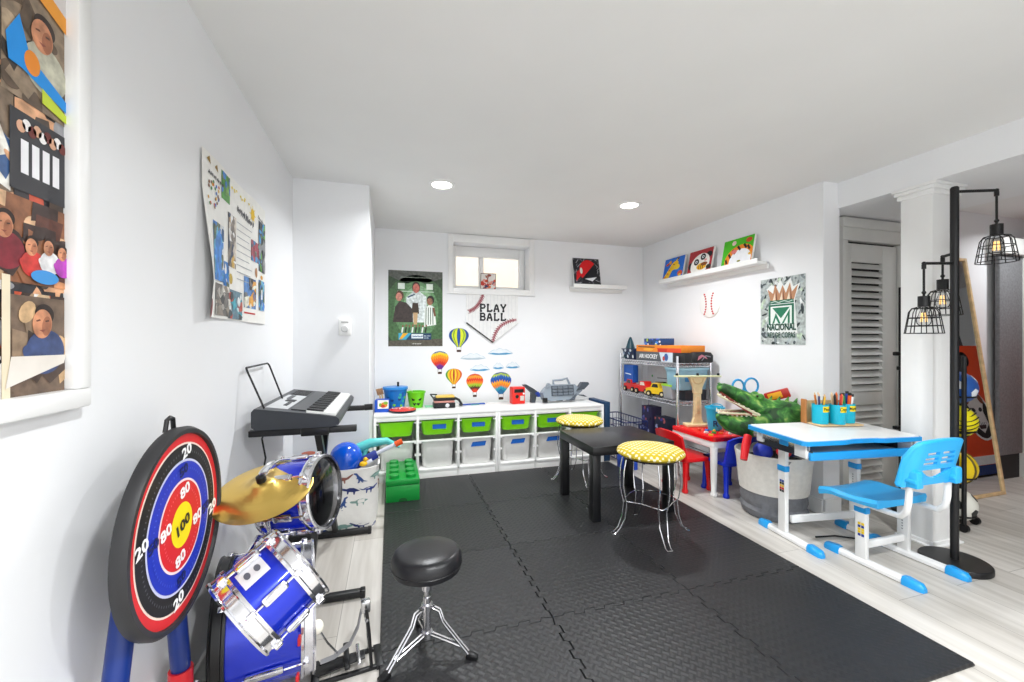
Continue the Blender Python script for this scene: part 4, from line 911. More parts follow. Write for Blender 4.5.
# pedal
pe = thing('bass_pedal', 'chrome and black drum pedal on the floor beside the bass drum', 'drum pedal', (-.15, 1.50, 0), math.radians(8))
m = MB().box(-.09, .13, -.05, -.035, 0, .012, BLKM, .003).box(-.09, .13, .035, .05, 0, .012, BLKM, .003).box(.10, .125, -.055, .055, 0, .014, BLKM, .003).box(-.10, -.075, -.055, .055, 0, .016, BLKM, .004); m.build('base_frame', pe)
for s_ in (-1, 1): MB().tube([(.085, s_*.045, .008), (.078, s_*.045, .12), (.07, s_*.03, .20)], .0055, STEEL if s_ > 0 else BLKM, 8).build('upright', pe)
m = MB().cyl((.07, -.045, .17), (.07, .045, .17), .006, STEEL).box(.055, .085, -.014, .014, .175, .215, STEEL, .005); m.build('axle', pe)
q = [(.07, .205), (.055, .18), (.045, .13), (.02, .08), (-.03, .05), (-.07, .045)]
MB().loft([[(x-.002, -.012, z), (x+.002, -.012, z), (x+.002, .012, z), (x-.002, .012, z)] for x, z in q], mat('#8C8C90', .45, .3)).build('strap', pe)
MB().box(-.085, .07, -.022, .022, .020, .026, BLKM, .003, RY(math.radians(-6))).box(.0, .018, -.055, .07, .03, .042, BLKM, .004).box(.04, .052, -.05, .05, .03, .040, STEEL, .003).build('footboard', pe)
bt = MB().tube([(-.02, 0, .06), (-.05, -.01, .11), (-.075, -.02, .165)], .0035, STEEL, 6).build('beater_rod', pe)
MB().ball((-.08, -.022, .178), (.019, .019, .023), mat('#EFE9DC', .9), 14, 10).build('felt_beater', bt)

# ------------------------------------------------------------------ keyboard on its stand
ks = thing('keyboard_stand', 'black folding keyboard stand on two floor bars by the wall', 'stand', (-.33, 2.2, 0))
for y in (-.30, .32): MB().box(-.20, .22, y-.016, y+.016, 0.004, .034, BLKM, .006).box(-.21, -.185, y-.018, y+.018, 0, .037, BLACK, .006).box(.205, .228, y-.018, y+.018, 0, .037, BLACK, .006).build('floor_bar', ks)
for y in (-.27, .30): MB().box(-.225, .19, y-.015, y+.015, .715, .742, BLKM, .004).box(-.03, .08, y-.019, y+.019, .708, .744, BLACK, .004).build('top_bar', ks)
MB().cyl((.19, .30, .73), (.235, .30, .732), .018, BLACK).build('end_cap', ks)
for y0, y1, x in ((-.30, .30, 0), (.32, -.27, .035)): MB().loft([[(x-.013, y-.02, z), (x+.013, y-.02, z), (x+.013, y+.02, z), (x-.013, y+.02, z)] for y, z in ((y0, .034), (y1, .715))], BLKM, smooth=False).build('cross_leg', ks)
MB().lathe([(.03, -.012), (.03, .05), (.02, .055), (.0005, .055)], BLACK, frame((-.012, .01, .375), (0, 1, 0), (0, 0, 1)), 20).build('pivot_knob', ks)
kb = thing('electronic_keyboard', 'dark grey electronic keyboard with white keys and a wire music rest', 'keyboard', (-.375, 2.265, .745))
KD = mat('#34373C', .4, var=.05); KL = mat('#C9CBCD', .4)
prof = [(-.165, .012), (-.165, .075), (-.155, .088), (-.02, .070), (.10, .052), (.155, .042), (.168, .030), (.165, .008), (.14, 0), (-.15, 0)]
MB().loft([[(x, y, z) for x, z in prof] for y in (-.365, .365)], KD, smooth=False).build('case', kb)
top = lambda x: .088-(x+.155)/.31*.046
KF = frame((0, 0, 0), (0, 1, 0), (-1, 0, 0))
def strip(m, x0, x1, y0, y1, h, c): return m.loft([[(x0, y0, top(x0)+.0003), (x1, y0, top(x1)+.0003), (x1, y0, top(x1)+h), (x0, y0, top(x0)+h)], [(x0, y1, top(x0)+.0003), (x1, y1, top(x1)+.0003), (x1, y1, top(x1)+h), (x0, y1, top(x0)+h)]], c, smooth=False)
m = strip(MB(), -.13, -.045, -.30, .12, .002, KL); strip(m, -.11, -.09, -.02, .10, .004, P('#5A5C60')); strip(m, -.08, -.065, -.22, -.12, .004, P('#2A2C30')); strip(m, -.10, -.06, -.10, -.04, .004, P('#1E2024')); m.build('control_panel', kb)
m = MB()
for i in range(16): strip(m, -.125, -.05, .15+i*.012, .157+i*.012, .003, BLACK)
m.build('speaker_slots', kb)
m = MB(); 
for i in range(36): strip(m, .035, .150, -.345+i*.0192, -.345+i*.0192+.0182, .010, WHITE)
m.build('white_keys', kb)
m = MB()
for i in range(35):
    if i % 7 in (0, 1, 3, 4, 5): strip(m, .035, .10, -.345+(i+1)*.0192-.006, -.345+(i+1)*.0192+.005, .017, BLACK)
m.build('black_keys', kb)
strip(MB(), -.03, .03, -.31, .34, .006, mat('#1C1E22', .3)).build('song_list_panel', kb)
MB().tube([(-.125, -.335, .085), (-.185, -.345, .245), (-.19, -.335, .255), (-.19, -.03, .258), (-.185, -.02, .248), (-.125, -.03, .085)], .004, BLKM, 8).build('music_rest', kb)
cb = MB().tube([(-.50, 1.955, .742), (-.515, 1.955, .70), (-.50, 1.95, .62), (-.52, 1.96, .5), (-.50, 1.98, .3), (-.53, 2.0, .1), (-.52, 2.05, .008)], .004, BLACK, 6)
solo(cb, 'hanging_cable', 'thin black power cord hanging from the keyboard down the wall', 'cord')

# ------------------------------------------------------------------ toy basket with dinosaurs
db = thing('toy_basket', 'white fabric toy basket printed with blue and brown dinosaurs', 'basket', (-.285, 2.69, 0))
WF = mat('#EFEDE8', .85, var=.03, scale=30, bump=.25, bscale=60)
def loopz(w, d, r, z): return [(x, y, z) for x, y in rr(w, d, r, 6)]
MB().loft([loopz(.40, .27, .09, 0), loopz(.43, .29, .10, .10), loopz(.44, .31, .10, .34), loopz(.45, .315, .10, .37), loopz(.43, .295, .09, .37), loopz(.40, .27, .08, .05)], WF).build('bag', db)
a = Art(); R = random.Random(11)
def dino(a, x, y, s, c, kind, fl=1, rot=0):
    L_ = []
    if kind == 0: L_ = [(-1, .1), (-.6, .28), (-.2, .42), (.3, .40), (.6, .25), (1.1, .32), (1.3, .2), (1.1, .05), (.55, -.05), (.5, -.4), (.35, -.4), (.3, -.1), (-.2, -.12), (-.25, -.42), (-.42, -.42), (-.45, -.05)]
    elif kind == 1: L_ = [(-1.3, .15), (-.8, .05), (-.4, .25), (.1, .3), (.5, .2), (1.2, .55), (1.35, .48), (.7, -.02), (.35, -.1), (.3, -.5), (.18, -.5), (.12, -.12), (-.2, -.12), (-.28, -.5), (-.4, -.5), (-.42, -.05), (-.9, -.08)]
    else: L_ = [(-.9, -.5), (-.4, -.3), (-.1, .1), (.15, .35), (.4, .7), (.75, .75), (.8, .6), (.5, .45), (.4, .1), (.55, 0), (.3, -.05), (.25, -.3), (.4, -.55), (.15, -.55), (.05, -.25), (-.2, -.55), (-.4, -.5), (-.1, -.3), (-.5, -.45)]
    cr, sr = math.cos(rot), math.sin(rot)
    a.poly([(x+s*(fl*u*cr-v*sr), y+s*(fl*u*sr+v*cr)) for u, v in L_], c, 1)
cols = ['#2A3C82', '#8C5A50', '#2F4E8C', '#7FA098', '#23306A']
for j in range(5):
    for i in range(7):
        dino(a, -.27+i*.098+(.049 if j % 2 else 0), .035+j*.070, .046, cols[(i+j*2) % 5], (i+j) % 3, 1 if (i+j) % 2 else -1, R.uniform(-.2, .25))
# wrap the print round the bag's front and its corners
def wrap(p):
    x, y, z = p; h = y; w_ = .40+.05*min(1, h/.34); dd = .27+.045*min(1, h/.34); r = .09+.01*min(1, h/.1); fx = w_/2-r; off = .002+z
    if abs(x) <= fx: return (x, -(dd/2)-off, h)
    s_ = 1 if x > 0 else -1; arc = (abs(x)-fx)/r
    if arc < PI/2: return (s_*(fx+(r+off)*math.sin(arc)), -(dd/2-r)-(r+off)*math.cos(arc), h)
    return (s_*(w_/2+off), -(dd/2-r)+(arc-PI/2)*r, h)
a.v = [Vector(wrap(p)) for p in a.v]; a.flat = False
a.build('dinosaur_print', db)
def toy(name, label, mbs, loc, rz=0, cat='toy', group=None):
    t = thing(name, label, cat, loc, rz, group)
    for nm, m in mbs: m.build(nm, t)
    return t
solo(MB().ball((0, 0, 0), .092, mat('#0A56D0', .15, var=.02, coat=.5), 32, 20), 'ball', 'shiny royal blue ball on top of the dinosaur basket', 'ball', (-.25, 2.615, .42))
TQ = PL('#5CC8C4')
toy('water_squirter', 'turquoise toy squirter lying on the dinosaur basket', [('body', MB().tube([(-.10, 0, .02), (-.03, 0, .045), (.07, .0, .05), (.15, -.02, .01)], [.03, .03, .022, .010], TQ, 12)), ('handle', MB().tube([(-.05, 0, .02), (-.07, -.02, -.03), (-.05, -.02, -.055)], .015, TQ, 10))], (-.09, 2.73, .425), .1)
DB = PL('#142C8C')
toy('toy_blaster', 'navy blue toy blaster with orange muzzle on the dinosaur basket', [('body', MB().box(-.10, .07, -.016, .016, -.02, .03, DB, .008, RY(math.radians(-24)))), ('barrel', MB().cyl((.05, 0, .03), (.17, -.02, .085), .012, P('#D8DCE8'))), ('muzzle', MB().cyl((.165, -.02, .082), (.205, -.025, .10), .017, PL('#F05A1E'))), ('grip', MB().box(-.09, -.055, -.012, .012, -.075, -.01, DB, .006, RY(-.3))), ('checked_band', MB().box(-.03, .03, -.018, .018, -.022, .0, P('#E4E8F4'), .003, RY(math.radians(-24))))], (-.135, 2.60, .40), .12)
toy('rubber_duck', 'small yellow rubber duck peeking out beside the blue ball', [('body', MB().ball((0, 0, .012), (.024, .018, .016), PL('#F5C21A'), 14, 10)), ('head', MB().ball((.012, 0, .036), .013, PL('#F5C21A'), 12, 8)), ('beak', MB().cyl((.022, 0, .034), (.033, 0, .033), .005, PL('#F08A1A'), .002, 8))], (-.15, 2.575, .375), .4)
toy('toy_car', 'black toy car lying on the far side of the dinosaur basket', [('body', MB().prism([(-.05, 0), (.05, 0), (.05, .02), (.025, .026), (.01, .045), (-.03, .045), (-.05, .025)], -.02, .02, BLKM, frame((0, 0, .012), (1, 0, 0), (0, 0, 1)))), ('wheel', MB().cyl((-.03, -.023, .012), (-.03, .023, .012), .012, BLACK)), ('wheel', MB().cyl((.03, -.023, .012), (.03, .023, .012), .012, BLACK))], (-.17, 2.73, .38), .3)
toy('toy_horn', 'orange toy horn sticking up behind the snare drum', [('tube_body', MB().lathe([(.010, 0), (.014, .05), (.02, .09), (.036, .12)], PL('#F0641E'), n=18)), ('mouthpiece', MB().ball((0, 0, -.008), .014, PL('#C83A1E'), 12, 8))], (-.44, 2.55, .36), 0)
toy('toy_robot', 'small black and white toy robot standing in the dinosaur basket', [('body', MB().box(-.026, .026, -.018, .018, .0, .07, BLKM, .006)), ('head', MB().box(-.02, .02, -.016, .016, .075, .11, WHITE, .006)), ('arm', MB().box(-.042, -.028, -.01, .01, .01, .065, BLACK, .004)), ('arm', MB().box(.028, .042, -.01, .01, .01, .065, WHITE, .004))], (-.375, 2.56, .365), .2)
toy('toy_ring', 'pale blue toy ring lying in the dinosaur basket behind the snare drum', [('ring', MB().tube([(.045*math.cos(t), .045*math.sin(t), 0) for t in [i*PI/12 for i in range(24)]], .009, PL('#4EA8C8'), 8, True))], (-.43, 2.60, .375), 0)

# ------------------------------------------------------------------ wire shelf by the right wall and what it holds
SX0, SX1, SY0, SY1 = 2.275, 2.605, 2.87, 3.74
ws = thing('wire_shelf', 'chrome wire shelving rack full of games and toys in the corner', 'shelf', (0, 0, 0))
for x in (SX0, SX1):
    for y in (SY0, SY1):
        m = MB().cyl((x, y, .01), (x, y, .985), .0115, CHROME).lathe([(.014, 0), (.014, .012), (.0005, .012)], BLACK, T(x, y, 0), 12)
        m.build('post', ws)
for z in (.155, .605, .925):
    m = MB()
    for zz in (z, z-.03):
        for a_, b_ in (((SX0, SY0), (SX1, SY0)), ((SX1, SY0), (SX1, SY1)), ((SX1, SY1), (SX0, SY1)), ((SX0, SY1), (SX0, SY0))): m.cyl((a_[0], a_[1], zz), (b_[0], b_[1], zz), .004, CHROME, n=6)
    for i in range(21): y = SY0+(i+.5)*(SY1-SY0)/21; m.cyl((SX0, y, z), (SX1, y, z), .002, CHROME, n=5)
    for x in (2.36, 2.44, 2.52): m.cyl((x, SY0, z-.006), (x, SY1, z-.006), .003, CHROME, n=5)
    for i in range(22): y = SY0+i*(SY1-SY0)/22; m.cyl((SX0, y, z), (SX0, y+(SY1-SY0)/44, z-.03), .002, CHROME, n=5); m.cyl((SX0, y+(SY1-SY0)/44, z-.03), (SX0, y+(SY1-SY0)/22, z), .002, CHROME, n=5)
    for i in range(8): x = SX0+i*(SX1-SX0)/8; m.cyl((x, SY0, z), (x+.02, SY0, z-.03), .002, CHROME, n=5); m.cyl((x+.02, SY0, z-.03), (x+.041, SY0, z), .002, CHROME, n=5)
    m.build('shelf_rack', ws)
SZ = .9285; FX = lambda x, y, z: frame((x, y, z), (0, -1, 0), (0, 0, 1))    # a face that looks towards the room from the shelf
nb = thing('toy_bin', 'dark navy open bin with printed white shapes at the far end of the top shelf', 'bin', (2.40, 3.63, SZ))
MB().tray(.20, .20, .24, .23, .105, .03, .004, PL('#1B2C4E'), rim=.008).build('tub', nb)
a = Art(z=.001)
for i in range(7): a.ell(.03+.03*i, .03+.03*(i % 3), .014, .018, ['#E8ECF0', '#7A8EA8', '#C9D2DC'][i % 3], 1, i, 9)
o = a.build('shape_print', nb); o.matrix_local = frame((-.1145, .11, 0), (0, -1, 0), (-.17, 0, 1))
cn = thing('toy_cone', 'dark teal pointed toy cone rising from the navy bin', 'toy', (2.36, 3.70, SZ+.012))
MB().lathe([(.075, 0), (.065, .03), (.028, .16), (.012, .205), (.0005, .212)], PL('#14404E'), n=24).build('cone', cn); MB().lathe([(.086, 0), (.086, .008), (.07, .012)], PL('#103540'), n=24).build('brim', cn)
def gamebox(label, x0, x1, y0, y1, z0, z1, body, decorate, cat='game box', name='game_box'):
    t = thing(name, label, cat, (0, 0, 0)); t.location = ((x0+x1)/2, (y0+y1)/2, z0)
    cx_, cy_ = (x0+x1)/2, (y0+y1)/2
    MB().box(x0-cx_, x1-cx_, y0-cy_, y1-cy_, 0, z1-z0, P(body), .002).build('carton', t)
    a = Art(z=.0008); a.clip = (0, 0, y1-y0, z1-z0); decorate(a, y1-y0, z1-z0)
    if a.v: o = a.build('front_print', t); o.matrix_local = frame((x0-cx_, y1-cy_, 0), (0, -1, 0), (0, 0, 1))
    return t
def deco_h(a, w, h):
    a.rect(0, 0, w, h, '#55585E', 0); a.poly([(w*.72, 0), (w, 0), (w, h), (w*.66, h)], '#C9D4DE', 1); a.ell(w*.84, h*.5, w*.05, h*.4, '#3A5C9A', 2); a.ell(w*.78, h*.35, w*.03, h*.25, '#B8463A', 2.2)
    a.txt('AIR HOCKEY', w*.36, h*.48, .052, '#F2F2F2', 3, .02, 0, .92)
gamebox('grey game box reading AIR HOCKEY beneath the orange box', 2.29, 2.55, 2.95, 3.49, SZ, SZ+.082, '#55585E', deco_h)
def deco_o(a, w, h):
    a.rect(0, 0, w, h, '#EE8A24', 0); a.poly([(w*.55, 0), (w, 0), (w, h*.6), (w*.5, h*.6)], '#D8441E', 1); a.line([(w*.05, h*.75), (w*.45, h*.7)], .008, '#3A2A1E', 2); a.ell(w*.3, h*.35, w*.12, h*.2, '#F6B23A', 2); a.rect(w*.52, h*.05, w*.72, h*.5, '#C02A1C', 3)
gamebox('long flat orange game box lying across the grey game box', 2.30, 2.54, 2.86, 3.50, SZ+.083, SZ+.143, '#EE8A24', deco_o)
def deco_b(a, w, h):
    a.rect(0, 0, w, h, '#23477E', 0); R = random.Random(9)
    for i in range(24): a.ell(R.random()*w, R.random()*h, .014, .010, R.choice(['#3E8CE0', '#1E2C4A', '#A8C83A', '#5E6AD0', '#E8E8F0']), 1+i*.05, n=8)
gamebox('small blue speckled box on top of the orange game box', 2.36, 2.50, 3.20, 3.46, SZ+.144, SZ+.205, '#23477E', deco_b)
gamebox('plain matt black box in front of the grey game box on the top shelf', 2.29, 2.36, 2.80, 2.935, SZ, SZ+.081, '#232326', lambda a, w, h: None, 'box', 'black_box')
bg = thing('zip_bag', 'black zipped bag with a pink swirl at the near end of the top shelf', 'bag', (2.49, 2.875, SZ))
BAGM = mat('#1E1E22', .6, var=.1, scale=30, bump=.5, bscale=60)
MB().loft([[(x, y, z) for x, y in rr(.22*s_, .13*s_, .04, 5)] for z, s_ in ((0, .92), (.01, 1), (.06, 1), (.085, .86), (.09, .6))], BAGM).build('bag_body', bg)
a = Art(z=.001); a.poly([(.02, .02), (.07, .05), (.12, .03), (.10, .055), (.06, .07), (.03, .055)], '#C8788A', 1); a.line([(.06, .02), (.10, .06), (.15, .05)], .008, '#8A8A94', 2)
o = a.build('swirl_print', bg); o.matrix_local = frame((-.09, -.0655, 0), (1, 0, 0), (0, 0, 1))
MZ2 = .6085
def deco_s(a, w, h): a.rect(0, 0, w, h, '#1B57B0', 0); a.line([(w*.15, h*.5), (w*.8, h*.46)], .010, '#E6EEF8', 1)
gamebox('upright blue box with a white line on the middle shelf', 2.30, 2.36, 3.56, 3.72, MZ2+.09, MZ2+.262, '#1B57B0', deco_s, 'box', 'blue_case')
def deco_w(a, w, h): a.rect(0, 0, w, h, '#DEE2E2', 0); a.ell(w*.12, h*.6, .012, .012, '#3AA04A', 1); a.line([(w*.25, h*.55), (w*.75, h*.58)], .007, '#6A7072', 1); a.poly([(w*.6, 0), (w, 0), (w, h)], '#9AA0A2', .5)
gamebox('wide pale grey flat box standing behind the toy cars on the middle shelf', 2.50, 2.56, 3.0, 3.60, MZ2, MZ2+.26, '#C4C8C8', deco_w)
tk = gamebox('lower grey storage carton under the upright blue box on the middle shelf', 2.34, 2.46, 3.56, 3.72, MZ2, MZ2+.089, '#B9B4AC', lambda a, w, h: None, 'box', 'carton_box')
def toy_vehicle(label, loc, rz, body, cab, kind):
    t = thing('toy_vehicle', label, 'toy car', loc, rz, 'toy cars on the middle shelf'); t.scale = (1.15, 1.15, 1.2)
    BM = PL(body)
    MB().prism([(-.09, .02), (.09, .02), (.09, .06), (.05, .066), (.035, .10), (-.02, .10), (-.03, .065), (-.09, .065)], -.035, .035, BM, frame((0, 0, 0), (1, 0, 0), (0, 0, 1))).build('body', t)
    MB().prism([(.03, .07), (.04, .07), (.028, .095), (-.012, .095), (-.018, .07)], -.036, .036, PL(cab), frame((0, 0, 0), (1, 0, 0), (0, 0, 1))).build('cab_window', t)
    for x in (-.055, .06):
        for y in (-.037, .037): w_ = MB().cyl((x, y-.009, .022), (x, y+.009, .022), .022, BLACK, n=18).build('wheel', t); MB().cyl((x, y-.0105, .022), (x, y+.0105, .022), .011, PL('#D8C8A0'), n=12).build('hub', w_)
    return t
toy_vehicle('red toy truck with dark window on the middle shelf, nearer the blue case', (2.325, 3.60, MZ2), PI/2, '#D2221E', '#3A3A40', 0)
toy_vehicle('red toy truck with pale window on the middle shelf, beside the yellow car', (2.325, 3.40, MZ2), -PI/2+.1, '#DC2A22', '#E8D8C8', 0)
toy_vehicle('yellow and black toy car on the middle shelf', (2.33, 3.20, MZ2), PI/2+.4, '#E8C01E', '#1E1E22', 1)
toy_vehicle('black toy car on the middle shelf with orange window', (2.42, 3.28, MZ2), PI/2-.3, '#26262A', '#E88A2A', 1)
ct = thing('lidded_tub', 'small clear tub of toys with a lime lid on the middle shelf', 'tub', (2.37, 3.05, MZ2))
MB().tray(.12, .12, .14, .14, .11, .02, .003, mat('#D8DCE0', .15, var=.02, alpha=.5), rim=.004).build('tub', ct); MB().prism(rr(.152, .152, .025, 4), .111, .125, PL('#9AD02A')).build('lid', ct)
R = random.Random(12)
for i in range(6): solo(MB().ball((0, 0, 0), (.022, .02, .02), PL(['#8A5AA0', '#C83A5A', '#4A4A52', '#7A8AC0', '#B8463A', '#D8D8D8'][i]), 10, 8), 'small_toy', ['purple', 'crimson', 'charcoal', 'lilac blue', 'brick red', 'pale grey'][i]+' small toy inside the clear lime-lidded tub', 'toy', (2.345+.045*(i % 2), 3.02+.045*(i//2 % 2)+.01*i/6, MZ2+.03+.04*(i//3)), 0, 'small toys in the clear tub')
bt2 = thing('toy_carton', 'dark carton of mixed toys at the near end of the middle shelf', 'box', (2.47, 2.955, MZ2))
MB().tray(.22, .13, .22, .14, .085, .008, .003, P('#2E3138'), rim=.002).build('carton', bt2)
for i in range(5):
    solo(MB().ball((0, 0, 0), (.022, .02, .024), PL(['#3A6AA8', '#8A3A3A', '#C8A878', '#2A4A3A', '#5A5A62'][i]), 10, 8), 'figure_toy', ['blue', 'dark red', 'tan', 'dark green', 'grey'][i]+' little toy in the dark carton under the pale blue tub', 'toy', (2.39+.04*i, 2.935, MZ2+.055), 0, 'little toys in the dark carton')
ub = thing('blue_tub', 'pale blue translucent storage tub at the near end of the middle shelf', 'tub', (2.45, 2.975, MZ2+.088))
UB = mat('#A4D2E6', .2, var=.03, alpha=.8)
MB().tray(.29, .165, .31, .18, .17, .03, .004, UB, rim=.006).build('tub', ub); MB().prism(rr(.325, .20, .03, 4), .171, .186, mat('#A9D4E6', .25, var=.02)).build('lid', ub)
MB().prism(rr(.06, .035, .004, 2), 0, .001, P('#3A8CC8'), frame((-.06, -.0905, .09), (1, 0, 0), (0, 0, 1))).build('tub_label', ub)
# lower part of the rack and the floor in front of it
for i, (x, y, z, c_, w_, h_, lab) in enumerate(((2.36, 3.35, .159, '#2A2546', .15, .34, 'dark purple box of toys on the bottom rack, tallest'), (2.36, 3.15, .159, '#1C2238', .15, .27, 'navy box with pink patch on the bottom rack'), (2.45, 3.55, .159, '#34323E', .14, .12, 'low charcoal box on the bottom rack'))):
    def deco(a, w, h, i=i):
        a.rect(0, 0, w, h, c_, 0); R = random.Random(20+i)
        for k in range(16): a.ell(R.random()*w, R.random()*h, .02, .012, R.choice(['#3A3A8A', '#12121E', '#6A6AB0', '#B05A5A' if i < 2 else '#3A3A44', '#2A3A6A', '#9AA0C8']), 1+k*.05, R.random()*3, 8)
    gamebox(lab, x-.05, x+.06, y-w_/2, y+w_/2, z, z+h_, c_, deco, 'box', 'toy_carton')
wc = thing('wire_crate', 'navy wire basket on the floor between the bin unit and the rack', 'basket', (2.10, 3.45, 0))
WN = PL('#16265E'); m = MB()
for k in range(7):
    z = .03+k*.06; w_ = .11+.012*k/6
    m.tube([(x, y, z) for x, y in rr(2*w_, 2*w_+.28, .03, 3)], .0035 if k < 6 else .006, WN, 6, True)
for i in range(12):
    for sx in (-1, 1): y = -.24+i*.0436; m.cyl((sx*.11, y, .03), (sx*.122, y*1.02, .39), .0025, WN, n=5)
for i in range(6):
    for sy in (-1, 1): x = -.10+i*.04; m.cyl((x, sy*.25, .03), (x*1.05, sy*.262, .39), .0025, WN, n=5)
for i in range(10): m.cyl((-.11, -.22+i*.05, .03), (.11, -.22+i*.05, .03), .0025, WN, n=5)
m.build('wire_body', wc)
for sx, sy in ((-1, -1), (1, -1), (-1, 1), (1, 1)): MB().cyl((sx*.095, sy*.23, 0), (sx*.095, sy*.23, .03), .01, WN, n=8).build('foot', wc)
gb = gamebox('upright navy and teal board game box beside the bin unit', 1.90, 1.955, 3.40, 3.72, 0, .545, '#143A5C', lambda a, w, h: (a.rect(0, 0, w, h, '#17406A', 0), a.rect(0, h*.2, w, h*.6, '#2A8A8C', 1)))
fb = thing('floor_box', 'small bright blue box on the floor behind the black table', 'box', (1.985, 3.16, 0))
MB().box(-.06, .06, -.07, .07, 0, .13, PL('#1450D0'), .006).build('carton', fb); MB().box(-.062, .062, -.072, .072, .131, .14, PL('#1242B0'), .003).build('lid', fb)

# ------------------------------------------------------------------ red play table with its chairs
pt = thing('play_table', 'small white table with a red top by the wire rack', 'table', (0, 0, 0))
RDT = PL('#E3141A', .25)
MB().prism(rr(.40, .46, .03, 5, 2.395, 2.62), .393, .420, RDT).box(2.21, 2.58, 2.405, 2.835, .419, .424, RDT, .002).build('tabletop', pt)
MB().box(2.20, 2.59, 2.395, 2.845, .34, .393, WHITE, .012).build('apron', pt)
for x in (2.222, 2.570):
    for y in (2.417, 2.823): MB().lathe([(.021, 0), (.024, .004), (.024, .018), (.017, .03), (.021, .12), (.025, .345)], WHITE, T(x, y, 0), 16).build('leg', pt)
R = random.Random(14)
bc = ['#E8B01E', '#F2F0EA', '#D8301E', '#3AA04A', '#2E6AD0', '#E86A1E', '#F0D03A', '#E8E4DC', '#C8281E', '#E8901E']
nm_ = {'#E8B01E': 'amber', '#F2F0EA': 'white', '#D8301E': 'scarlet', '#3AA04A': 'green', '#2E6AD0': 'blue', '#E86A1E': 'orange', '#F0D03A': 'yellow', '#E8E4DC': 'ivory', '#C8281E': 'dark red', '#E8901E': 'tangerine'}
for i in range(10):
    t = thing('toy_block', nm_[bc[i]]+' toy block loose on the red tabletop', 'toy block', (2.225+.022*i+.02*R.random(), 2.45+.028*((i*3) % 7), .4245), R.random()*3, 'loose blocks on the red tabletop')
    MB().box(-.014, .014, -.009, .009, 0, .011, PL(bc[i]), .001).build('block', t)
    for k in (-.007, .007): MB().cyl((k, 0, .011), (k, 0, .0145), .0045, PL(bc[i]), n=10).build('stud', t)
def kid_chair(label, loc, rz, c):
    t = thing('play_chair', label, 'chair', loc, rz, 'plastic chairs at the red table'); CM_ = PL(c, .28)
    MB().loft([[(x, y, z) for x, y in rr(.26*s_, .28*s_, .04, 5)] for z, s_ in ((.222, .96), (.228, 1), (.245, 1), (.25, .97))], CM_).build('seat', t)
    m = MB()
    lo = []
    for k in range(9):
        y = -.15+.3*k/8; xo = -.125-.03*(1-(k/4-1)**2)
        lo.append([(xo-.008, y, .25), (xo+.012, y, .25), (xo-.025, y, .445-.03*abs(k/4-1)**3), (xo-.045, y, .445-.03*abs(k/4-1)**3)])
    m.loft(lo, CM_); m.build('backrest', t)
    for sx in (-1, 1):
        for sy in (-1, 1):
            MB().lathe([(.019, 0), (.022, .006), (.021, .022), (.015, .032), (.018, .14), (.022, .225)], CM_, T(sx*.108, sy*.118, 0) @ RY(-sx*.05) @ RX(sy*.04), 14).build('leg', t)
    return t
kid_chair('red plastic child chair pushed up to the red-topped table', (2.175, 2.645, 0), .0, '#DE141A')
kid_chair('blue plastic child chair between the red-topped table and the grey basket', (2.397, 2.47, 0), PI/2, '#1432C4')
tw = thing('wooden_tower', 'pale wooden toy tower with a wide top beam on the red-topped table', 'wooden toy', (2.375, 2.76, .4245), math.radians(-14))
MB().box(-.10, .12, -.045, .045, 0, .022, WOODP, .004).build('base', tw); MB().box(.12, .155, -.03, .03, 0, .04, BLKM, .004).build('base_stop', tw)
TWF = frame((0, .02, 0), (1, 0, 0), (0, 0, 1))
MB().prism([(-.045, .022), (.045, .022), (.028, .07), (.024, .26), (.032, .27), (.034, .31), (.06, .37), (.072, .395), (-.072, .395), (-.06, .37), (-.034, .31), (-.032, .27), (-.024, .26), (-.028, .07)], 0, .035, WOODP, TWF).build('column', tw)
MB().tube([(.042*math.cos(t), .385-.042*math.sin(t), .036) for t in [i*PI/12 for i in range(13)]], .005, WOODL, 6, M=TWF).box(-.012, .012, .10, .24, .034, .038, WOODL, .002, TWF).box(-.030, .030, .262, .268, .034, .039, WOODL, .002, TWF).build('carved_panel', tw)
MB().box(-.185, .185, -.03, .02, .396, .408, mat('#DCDDB0', .5), .003).build('beam', tw)
for x in (-.17, .0, .17): MB().lathe([(.011, 0), (.011, .014), (.007, .018), (.0005, .018)], BLACK, T(x, -.005, .408), 14).build('knob', tw)
cp = thing('cyan_pail', 'cyan pail with a dark letter R on the red-topped table', 'bucket', (2.40, 2.60, .4245))
CYP = PL('#34B8DE', .3)
MB().lathe([(.046, 0), (.048, .004), (.066, .165), (.072, .165), (.072, .18), (.062, .18), (.044, .006), (.0005, .006)], CYP, n=32).build('pail', cp)
MB().tube([(.069*math.cos(t), -.01, .172+.03*math.sin(t)) for t in [i*PI/12 for i in range(13)]], .004, CYP, 6).build('handle', cp)
m = MB().text('R', .062, P('#15305C'), T(0, 0, 0), .0006, 'CENTER', .02)
m.v = [Vector(((.0475+.0145*(v.y+.06)/.135+.001+v.z)*math.sin((v.x)/.052-.65), -(.0475+.0145*(v.y+.06)/.135+.001+v.z)*math.cos(v.x/.052-.65), v.y+.055)) for v in m.v]
m.build('letter', cp)

